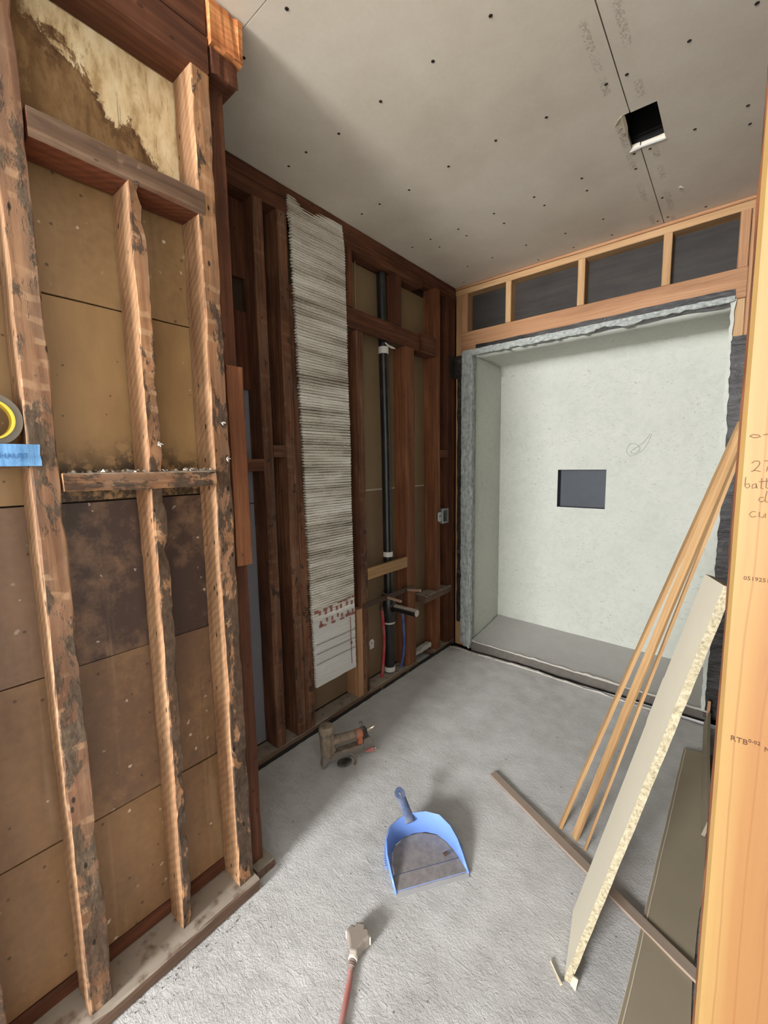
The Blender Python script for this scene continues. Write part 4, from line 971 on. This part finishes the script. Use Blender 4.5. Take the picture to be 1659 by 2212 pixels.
# ================================================================== dustpan
dp = root('dustpan', (-0.631, 0.968, 0.0), None, 'blue plastic dustpan full of grey dust lying on the mortar floor', 'dustpan', rz=math.atan2(0.815, 0.58))
def dustpan():
    bot = [(-.1165, .004), (-.1140, .05), (-.108, .095), (-.097, .130), (-.074, .160), (-.04, .178), (0, .184), (.04, .178), (.074, .158), (.095, .122), (.106, .085), (.1135, .045), (.1165, .004)]
    hts = [.004, .026, .044, .057, .064, .066, .066, .067, .066, .058, .045, .026, .004]
    off = [.001, .006, .012, .016, .019, .020, .020, .020, .019, .016, .012, .006, .001]
    P = [Vector((a, b, 0)) for a, b in bot]; n_ = len(P)
    nor = []
    for i in range(n_):
        d = (P[min(i+1, n_-1)]-P[max(i-1, 0)]).normalized(); nor.append(Vector((-d.y, d.x, 0)) if True else None)
    top = []
    for i in range(n_):
        nn = nor[i]; top.append(Vector((P[i].x+nn.x*off[i], P[i].y+nn.y*off[i], hts[i])))
    m = MB(); vs = []; z0 = 0.006
    for i in range(n_):
        zb = 0.003 + 0.006*min(1, P[i].y/0.06)
        vs.append((P[i].x, P[i].y, zb))
    for v in top: vs.append(tuple(v))
    vs += [(v.x+nor[i].x*0.004, v.y+nor[i].y*0.004, v.z-0.004 if v.z > 0.008 else v.z-0.002) for i, v in enumerate(top)]
    fs = [(i, i+1, n_+i+1, n_+i) for i in range(n_-1)] + [(n_+i, n_+i+1, 2*n_+i+1, 2*n_+i) for i in range(n_-1)]
    m.add(vs, fs); o = m.obj('wall', 'panblue', dp, smooth=True); md = o.modifiers.new('solid', 'SOLIDIFY'); md.thickness = 0.002; md.offset = 1
    # floor in three steps: dusty well, ridge, sloping apron
    rows = [(0.006, 0.0035), (0.010, 0.0050), (0.0105, 0.0062), (0.056, 0.0085), (0.061, 0.0055), (0.090, 0.0060), (0.125, 0.0065), (0.155, 0.0070), (0.180, 0.0075)]
    def half(v):
        for i in range(6):
            if bot[i][1] <= v <= bot[i+1][1]: t_ = (v-bot[i][1])/(bot[i+1][1]-bot[i][1]); return bot[i][0]+(bot[i+1][0]-bot[i][0])*t_
        return -0.02
    def halfr(v):
        for i in range(6, 12):
            if bot[i+1][1] <= v <= bot[i][1]: t_ = (v-bot[i][1])/(bot[i+1][1]-bot[i][1]); return bot[i][0]+(bot[i+1][0]-bot[i][0])*t_
        return 0.02
    m = MB(); vs = []; W = 13
    for v, z in rows:
        l, r = half(v), halfr(v)
        for k in range(W): vs.append((l+(r-l)*k/(W-1), v, z+0.0006*mn.noise((k*1.3, v*80, 0))))
    fs = [(j*W+k, j*W+k+1, (j+1)*W+k+1, (j+1)*W+k) for j in range(len(rows)-1) for k in range(W-1)]
    o = m.add(vs, fs).obj('pan_floor', 'panblue', dp); md = o.modifiers.new('solid', 'SOLIDIFY'); md.thickness = 0.002
    MB().add([(-.117, -.006, .0008), (.117, -.006, .0008), (.117, .010, .0045), (-.117, .010, .0045), (-.117, -.006, .0002), (.117, -.006, .0002), (.117, .010, .0022), (-.117, .010, .0022)],
             [(0, 1, 2, 3), (4, 7, 6, 5), (0, 4, 5, 1), (2, 6, 7, 3), (1, 5, 6, 2), (0, 3, 7, 4)]).obj('rubber_lip', 'rubber', dp)
    m = MB()
    for sgn in (-1, 1):
        for k in range(12):
            v = 0.075+0.0062*k; u = half(v) if sgn < 0 else halfr(v)
            h = 0.036+0.022*k/11
            m.box(min(u+sgn*0.0155, u+sgn*0.0225), max(u+sgn*0.0155, u+sgn*0.0225), v, v+0.003, h-0.020, h-0.007)
    m.obj('comb_teeth', 'panblue', dp)['kind'] = 'stuff'
    # hollow handle with a hanging hole
    m = MB(); a = Vector((-0.012, 0.184, 0.052)); b = Vector((-0.028, 0.264, 0.104)); ax = (b-a).normalized(); sd = Vector((1, 0.13, 0)).normalized(); up = sd.cross(ax).normalized()
    if up.z < 0: up = -up
    n_ = 20; prof = []
    for i in range(9):
        t_ = i/8; wd = 0.019-0.005*t_ if t_ < 0.5 else 0.0165
        c0 = a+(b-a)*t_*0.86
        sec = [c0+sd*(wd*math.cos(q))+up*(0.007*math.sin(q)) for q in [math.pi*k/8*2 for k in range(8)]]
        prof.append(sec)
    vs = [v for s_ in prof for v in s_]
    fs = [(i*8+k, i*8+(k+1) % 8, (i+1)*8+(k+1) % 8, (i+1)*8+k) for i in range(8) for k in range(8)] + [tuple(range(7, -1, -1)), tuple(64+k for k in range(8))]
    m.add(vs, fs); c0 = a+(b-a)*0.95; vs = []
    for r, h in ((0.0058, -0.006), (0.0175, -0.006), (0.0175, 0.006), (0.0058, 0.006)):
        vs += [c0+sd*(r*math.cos(2*math.pi*k/n_))+ax*(r*1.15*math.sin(2*math.pi*k/n_))+up*h for k in range(n_)]
    m.add(vs, [(q*n_+k, q*n_+(k+1) % n_, ((q+1) % 4)*n_+(k+1) % n_, ((q+1) % 4)*n_+k) for q in range(4) for k in range(n_)])
    m.obj('handle', 'panhandle', dp, smooth=True)
dustpan()
m = MB().add([(-.010, -.004, 0), (.004, -.008, .001), (.012, .004, .006), (.001, .003, .002), (-.004, .009, .001), (0, 0, .006), (.018, .012, .004)], [(0, 1, 5), (1, 2, 5), (2, 3, 5), (3, 4, 5), (4, 0, 5), (2, 6, 3), (0, 4, 3, 2, 1)])
tag(m.obj('paper_scrap', 'strap', None, (-0.655, 1.075, 0.0075)), 'tiny brown torn scrap lying in the dustpan', 'scrap')

# ================================================================== nail gun standing on its nose and magazine
ng = root('nail_gun', (-1.276, 1.100, 0.0), None, 'dusty pneumatic nail gun with orange grip band near the dark wall', 'nail gun', rz=math.atan2(0.93, 0.36))
m = MB().tube([(0.022, 0, 0.040), (0.022, 0, 0.060), (0.021, 0, 0.120), (0.021, 0, 0.150)], [0.020, 0.027, 0.029, 0.030], 20); m.obj('body', 'tool', ng, smooth=True)
MB().tube([(0.021, 0, 0.150), (0.021, 0, 0.153), (0.021, 0, 0.172), (0.021, 0, 0.184), (0.021, 0, 0.188)], [0.0315, 0.0335, 0.0335, 0.027, 0.012], 20).obj('head_cap', 'tool', ng, smooth=True)
for k in range(5):
    an = -1.9+0.55*k; MB().box(0.021+0.0295*math.cos(an)-0.002, 0.021+0.0295*math.cos(an)+0.002, 0.0295*math.sin(an)-0.002, 0.0295*math.sin(an)+0.002, 0.062, 0.148).obj('rib', 'tool', ng, bevel=0.001)
MB().prism([(0.000, 0.052), (0.040, 0.052), (0.030, 0.030), (0.010, 0.004), (-0.002, 0.0), (-0.006, 0.012)], -0.014, 0.014, 'Y').obj('nose', 'toolgrey', ng, bevel=0.002)
MB().tube([(0.045, 0, 0.108), (0.09, 0, 0.104), (0.155, 0, 0.098)], [0.021, 0.0185, 0.019], 16).obj('handle', 'tool', ng, smooth=True)
MB().tube([(0.155, 0, 0.098), (0.184, 0, 0.096)], 0.0205, 16).obj('grip_band', 'orange', ng, smooth=True)
MB().tube([(0.184, 0, 0.096), (0.187, 0, 0.096), (0.203, 0, 0.095), (0.207, 0, 0.095)], [0.021, 0.0245, 0.0245, 0.018], 16).obj('end_cap', 'tooldark', ng, smooth=True)
MB().tube([(0.207, 0, 0.097), (0.219, 0, 0.099), (0.220, 0, 0.099), (0.238, 0, 0.103), (0.240, 0, 0.103), (0.252, 0, 0.106)], [0.009, 0.009, 0.0058, 0.0055, 0.0072, 0.0058], 12).obj('air_fitting', 'chrome', ng, smooth=True)
MB().tube(smoothpath([(0.184, 0.004, 0.118), (0.194, 0.006, 0.132), (0.188, 0.006, 0.142), (0.178, 0.006, 0.140)], 5), 0.0035, 8).obj('hanging_hook', 'tooldark', ng, smooth=True)
MB().prism([(0.006, 0.020), (0.205, 0.014), (0.208, 0.050), (0.008, 0.056)], -0.013, 0.013, 'Y').obj('magazine', 'toolgrey', ng, bevel=0.002)
MB().prism([(0.03, 0.050), (0.175, 0.046), (0.175, 0.052), (0.03, 0.058)], -0.016, 0.016, 'Y').obj('magazine_rail', 'tool', ng)
MB().prism([(0.165, 0.048), (0.188, 0.046), (0.186, 0.086), (0.168, 0.086)], -0.010, 0.010, 'Y').obj('rear_bracket', 'orange', ng, bevel=0.002)
MB().prism([(0.186, 0.020), (0.226, 0.022), (0.228, 0.060), (0.220, 0.074), (0.190, 0.070)], -0.017, 0.017, 'Y').obj('rear_plate', 'toolgrey', ng, bevel=0.003)
MB().prism([(0.190, 0.016), (0.232, 0.020), (0.236, 0.000), (0.228, -0.001)], -0.020, -0.012, 'Y').obj('release_lever', 'pinkred', ng)
MB().tube([(0.236, -0.018, 0.020), (0.244, -0.020, 0.010), (0.240, -0.020, 0.002)], 0.006, 8).obj('latch', 'chrome', ng, smooth=True)
MB().prism([(0.052, 0.092), (0.075, 0.090), (0.070, 0.068), (0.060, 0.066)], -0.006, 0.006, 'Y').obj('trigger', 'tooldark', ng, bevel=0.002)
MB().prism([(0.046, 0.060), (0.060, 0.058), (0.052, 0.092), (0.044, 0.095)], -0.012, 0.012, 'Y').obj('trigger_housing', 'tool', ng, bevel=0.002)
hk = MB(); nn = 28
vs = []
for r, z in ((0.030, 0.002), (0.0335, 0.004), (0.0335, 0.009), (0.030, 0.011)):
    vs += [(0.090+r*math.cos(2*math.pi*k/nn), -0.026+0.7*r*math.sin(2*math.pi*k/nn), z) for k in range(nn)]
hk.add(vs, [(q*nn+k, q*nn+(k+1) % nn, ((q+1) % 4)*nn+(k+1) % nn, ((q+1) % 4)*nn+k) for q in range(4) for k in range(nn)])
hk.add([(0.090+0.031*math.cos(2*math.pi*k/nn), -0.026+0.7*0.031*math.sin(2*math.pi*k/nn), z) for z in (0.003, 0.007) for k in range(nn)], [tuple(range(nn-1, -1, -1)), tuple(range(nn, 2*nn))])
hk.obj('dark_disc', 'tooldark', ng, smooth=True)  # dark disc with a raised rim, flat on the floor
MB().tube(smoothpath([(0.128, -0.012, 0.024), (0.138, -0.026, 0.016), (0.134, -0.046, 0.007), (0.122, -0.056, 0.005)], 5), 0.0055, 8).obj('hose_stub', 'tool', ng, smooth=True)

# ================================================================== extension cord with a three-way end
ec = root('extension_cord', (-0.683, 0.668, 0.0), None, 'red extension cord ending in a dusty clear three-way plug', 'extension cord', rz=math.radians(116))
h_ = [(0, .0095), (.012, .0125), (.030, .021), (.044, .0335), (.063, .0235), (.060, .0150), (.071, .0130)]
fan = [(a, -b) for a, b in h_] + [(a, b) for a, b in reversed(h_)]
MB().prism(fan, 0.002, 0.037, 'Z').obj('plug_body', 'plug', ec, bevel=0.005)
for ang, dist in ((0, 0.070), (62, 0.050), (-62, 0.050)):
    a = math.radians(ang); c0 = Vector((0.030, 0, 0)); d = Vector((math.cos(a), math.sin(a), 0)); s_ = Vector((-d.y, d.x, 0)); ctr = (Vector((0.069, 0, 0.0195)) if ang == 0 else Vector((0.0525, math.copysign(0.0270, ang), 0.0195)))
    vs = [ctr+d*dd+s_*ss+Vector((0, 0, hh)) for dd in (0.0, 0.0035) for ss in (-0.0105, 0.0105) for hh in (-0.011, 0.011)]
    f = MB().add(vs, [(0, 1, 3, 2), (4, 6, 7, 5), (0, 4, 5, 1), (2, 3, 7, 6), (0, 2, 6, 4), (1, 5, 7, 3)]).obj('socket_face', 'plugtip', ec)
    for ss in (-0.005, 0.005):
        vs = [ctr+d*dd+s_*(ss+q)+Vector((0, 0, hh)) for dd in (0.0030, 0.0040) for q in (-0.0011, 0.0011) for hh in (-0.005, 0.003)]
        MB().add(vs, [(0, 1, 3, 2), (4, 6, 7, 5), (0, 4, 5, 1), (2, 3, 7, 6), (0, 2, 6, 4), (1, 5, 7, 3)]).obj('slot', 'screw', f)
MB().tube([(0.004, 0, 0.0145), (-0.003, 0, 0.0145)], 0.0118, 14).obj('collar', 'plugtip', ec, smooth=True)
MB().tube([(-0.003, 0, 0.013), (-0.007, 0, 0.012), (-0.0072, 0, 0.012), (-0.011, 0, 0.0115), (-0.0112, 0, 0.0115), (-0.015, 0, 0.011), (-0.0152, 0, 0.011), (-0.022, 0, 0.009)], [0.0098, 0.0098, 0.0082, 0.0095, 0.0080, 0.0090, 0.0078, 0.0080], 14).obj('strain_relief', 'cordboot', ec, smooth=True)
R_ = Matrix.Rotation(-math.radians(116), 3, 'Z')
def ecl(x, y, z=0.0068): v = R_ @ Vector((x+0.683, y-0.668, 0)); return (v.x, v.y, z)
MB().tube(smoothpath([(-0.020, 0, 0.0085), ecl(-0.661, 0.632), ecl(-0.641, 0.600), ecl(-0.622, 0.568), ecl(-0.588, 0.510), ecl(-0.53, 0.40), ecl(-0.42, 0.25), ecl(-0.30, 0.0), ecl(-0.25, -0.5)], 8), 0.0068, 12).obj('cord', 'cordred', ec, smooth=True)

# ================================================================== leaning laths, plasterboard strip, floor boards
def stick(name, p0, p1, w_, t_, side, mat, label, cat, group=None, rough=0.0005, seg=0.05, point=0.0):
    """free timber from p0 to p1; w_ across the 'side' direction, t_ the other way"""
    p0, p1 = Vector(p0), Vector(p1); lz = (p1-p0).normalized(); sy = Vector(side); sy = (sy-lz*sy.dot(lz)).normalized(); fx = sy.cross(lz)
    L_ = (p1-p0).length; mb = MB(); n_ = max(3, int(L_/seg)); sd = random.random()*90; vs = []
    for i in range(n_+1):
        z = L_*i/n_; k = 1.0 if not point or z > point else 0.35+0.65*z/point
        bow = 0.003*math.sin(math.pi*i/n_)
        for a, b in ((-1, -1), (1, -1), (1, 1), (-1, 1)):
            vs.append((b*t_/2+bow+rough*mn.noise((sd, z*30, b)), a*w_/2*k+rough*2*mn.noise((sd+a, z*20, 3)), z))
    fs = [(i*4+k, i*4+(k+1) % 4, (i+1)*4+(k+1) % 4, (i+1)*4+k) for i in range(n_) for k in range(4)] + [(3, 2, 1, 0), tuple(n_*4+k for k in range(4))]
    o = mb.add(vs, fs).obj(name, mat, None)
    m4 = Matrix((fx, sy, lz)).transposed().to_4x4(); m4.translation = p0; o.matrix_basis = m4
    return tag(o, label, cat, group)
stick('wood_lath', (-0.399, 1.420, 0.003), (0.004, 1.430, 1.372), 0.017, 0.010, (0.5, -1, 0.1), 'lath', 'left lath of the three thin laths leaning to the post', 'lath', 'thin laths leaning to the post')
stick('wood_lath', (-0.347, 1.406, 0.003), (0.006, 1.404, 1.345), 0.023, 0.009, (1, -0.8, 0.0), 'lath', 'middle and widest lath of the three leaning to the post', 'lath', 'thin laths leaning to the post')
stick('wood_lath', (-0.308, 1.380, 0.003), (0.010, 1.372, 1.312), 0.015, 0.007, (0.25, -1, 0), 'lath', 'right and thinnest lath leaning next to the plasterboard strip', 'lath', 'thin laths leaning to the post', point=0.35)
stick('floor_lath', (-0.694, 1.509, 0.0055), (0.013, 1.164, 0.0185), 0.030, 0.008, (0.45, 0.9, 0), 'graylath', 'long dusty lath lying on the floor across the plasterboard sheet', 'lath')
def gyp_strip():
    B1, B2 = Vector((-0.251, 0.971, 0.0)), Vector((-0.282, 1.155, 0.0)); T1, T2 = Vector((-0.004, 1.013, 1.035)), Vector((-0.028, 1.198, 1.010))
    e1 = (B2-B1).normalized(); nrm = e1.cross(T1-B1).normalized(); e2 = nrm.cross(e1)
    if e2.z < 0: e2 = -e2
    P2 = lambda p: ((p-B1).dot(e1), (p-B1).dot(e2))
    W_ = P2(B2)[0]; t1 = P2(T1); t2 = P2(T2); rng = random.Random(2); poly = []
    n_ = 46
    for i in range(n_+1):
        k = i/n_; poly.append((t1[0]*k+0.0016*mn.noise((k*40, 0, 0))+(0.002*rng.uniform(-1, 1) if 0 < i < n_ else 0), t1[1]*k))
    far = [(t2[0], t2[1]), (t2[0]*0.74+W_*0.26+0.004, t2[1]*0.735), (W_+0.011, t2[1]*0.73), (W_+0.010, t2[1]*0.615), (W_+0.003, t2[1]*0.605), (W_+0.001, t2[1]*0.3), (W_, 0.0)]
    poly += far
    th = 0.0155; q = -nrm if nrm.x < 0 else nrm   # thickness grows towards the wall
    if (q.x < 0): q = -q
    q = nrm if nrm.x > 0 else -nrm
    n_ = len(poly); vs = [B1+e1*a+e2*b for a, b in poly] + [B1+e1*a+e2*b+q*th for a, b in poly]
    lift = -min(v.z for v in vs)
    vs = [v+Vector((0, 0, lift+0.0005))-Vector((-0.25, 1.06, 0)) for v in vs]
    mb = MB(); mb.add(vs, [tuple(range(n_)), tuple(range(2*n_-1, n_-1, -1))], 0)
    mb.add([], [])
    for i in range(n_): mb.f.append((i, n_+i, n_+(i+1) % n_, (i+1) % n_)); mb.mi.append(1)
    o = mb.obj('plasterboard_strip', None, None, (-0.25, 1.06, 0), mats=['gyp_face', 'gyp_edge'])
    tag(o, 'pale plasterboard strip with crumbly cut edge leaning on the wooden post', 'plasterboard')
    # frayed paper at the foot
    a = MB().add([(0.012, -0.087, 0.004), (0.026, -0.092, 0.001), (0.030, -0.086, 0.030), (0.018, -0.0885, 0.034), (0.013, -0.091, 0.005), (0.027, -0.096, 0.002), (0.031, -0.089, 0.030), (0.019, -0.0925, 0.034)],
             [(0, 1, 2, 3), (4, 7, 6, 5), (0, 4, 5, 1), (2, 6, 7, 3), (1, 5, 6, 2), (0, 3, 7, 4)]).obj('torn_paper', 'gyp_rim', o)
gyp_strip()
def floor_sheet():
    rng = random.Random(5); poly = []
    n_ = 30
    for i in range(n_+1):
        y = 0.66+(2.160-0.66)*i/n_; poly.append((-0.1355+0.0325*(y-0.66)/1.494+0.0006*rng.uniform(-1, 1), y))
    poly.append((0.012, 2.188))
    for i in range(18):
        y = 2.15-1.20*i/17; poly.append((-0.002+0.005*rng.uniform(-1, 1) + (0.012 if y > 1.4 else 0), y))
    poly += [(-0.018, 0.945), (-0.020, 0.90), (-0.006, 0.865), (-0.003, 0.66)]
    o = tag(MB().prism([(a+0.07, b-1.4) for a, b in poly], 0, 0.0125).obj('plasterboard_sheet', 'gyp_floor', None, (-0.07, 1.4, 0.0004)), 'long dusty plasterboard sheet lying flat along the right wall', 'plasterboard')
    rim = MB(); 
    for i in range(n_):
        (xa, ya), (xb, yb) = poly[i], poly[i+1]
        rim.add([(xa+0.07-0.0015, ya-1.4, 0.009), (xa+0.07+0.009, ya-1.4, 0.0136), (xb+0.07+0.009, yb-1.4, 0.0136), (xb+0.07-0.0015, yb-1.4, 0.009)], [(0, 1, 2, 3)])
    rim.obj('torn_rim', 'gyp_rim', o)
floor_sheet()
stick('board_offcut', (-0.004, 1.66, 0.052), (-0.034, 2.42, 0.050), 0.060, 0.010, (0.25, 0, 1), 'gyp_floor', 'narrow grey tapered offcut lying on edge behind the post', 'offcut', point=0.0)
stick('wood_chip', (-0.033, 2.470, 0.012), (-0.031, 2.474, 0.115), 0.012, 0.008, (1, 0, 0), 'header', 'small orange wood chip upright in the dark corner behind the laths', 'wood chip')
stick('wood_chip', (-0.290, 0.988, 0.004), (-0.254, 0.953, 0.005), 0.006, 0.006, (0, 1, 0.3), 'chip', 'pale torn splinter lying at the foot of the leaning plasterboard', 'wood chip', rough=0.002, seg=0.006)
stick('wood_splinter', (-0.880, 0.285, 0.003), (-0.862, 0.258, 0.004), 0.004, 0.003, (0, 1, 0.3), 'darkboard', 'thin dark splinter on the floor by the bottom plate', 'splinter')
tag(timber('wood_offcut', (-1.164, -1.064), (0.636, 0.706), (0.0, 0.028), 'dustyboard', None, rough=0.002, cham=0.005, front=(0, 0, 1)), 'dusty short wood block on the floor at the foot of the end stud', 'wood block')
# torn white fibres stuck on the end stud
for y, z, s_ in ((0.603, 1.395, 1.0), (0.612, 1.300, 0.9), (0.440, 1.335, 0.8)):
    m = MB(); rng = random.Random(int(z*100)); vs = []
    for k in range(5):
        an = rng.uniform(0, 6.28); L_ = rng.uniform(0.004, 0.012)*s_; dy, dz = math.cos(an)*L_, math.sin(an)*L_
        m.add([(0.0, -0.003, 0), (0.0, 0.003, 0.002), (0.006, dy, dz), (0.002, dy*0.5-0.002, dz*0.5)], [(0, 1, 2), (0, 2, 3), (1, 0, 3), (1, 3, 2)])
    m.obj('torn_fibre', 'white', wl, (XN+0.001, y, z))

# ================================================================== loose crumbs (nobody could count them)
def crumbs(name, pts, r0, r1, mat, label, cat):
    mb = MB(); rng = random.Random(len(pts))
    for p in pts:
        r = rng.uniform(r0, r1); v = [(p[0]+rng.uniform(-r, r), p[1]+rng.uniform(-r, r), p[2]+rng.uniform(-0.2, 0.9)*r) for _ in range(4)] + [(p[0], p[1], p[2]+r*rng.uniform(0.7, 1.3))]
        mb.add(v, [(0, 1, 4), (1, 2, 4), (2, 3, 4), (3, 0, 4), (0, 3, 2, 1)])
    return tag(mb.obj(name, mat), label, cat, None, 'stuff')
rng = random.Random(11)
crumbs('plaster_crumbs', [(rng.uniform(-1.10, -1.05), rng.uniform(0.255, 0.57), 1.270) for _ in range(90)], 0.002, 0.007, 'crumb', 'pale plaster crumbs on the blotched crossblock', 'crumbs')
crumbs('plaster_crumbs', [(-1.46+abs(rng.gauss(0, 0.22)), 2.44+rng.gauss(0, 0.02), 0.0) for _ in range(90)], 0.0015, 0.006, 'crumb', 'grey mortar crumbs along the gap before the niche', 'crumbs')
crumbs('floor_debris', [p for p in [(rng.uniform(-1.42, -0.19), rng.uniform(0.3, 2.4), 0.0) for _ in range(130)] if not (-1.0 < p[0] < -0.5 and 0.8 < p[1] < 1.35)] + [(-1.02+rng.gauss(0, 0.02), rng.uniform(0.2, 0.62), 0) for _ in range(110)], 0.001, 0.0032, 'dirt', 'dark specks of debris scattered over the floor', 'debris')
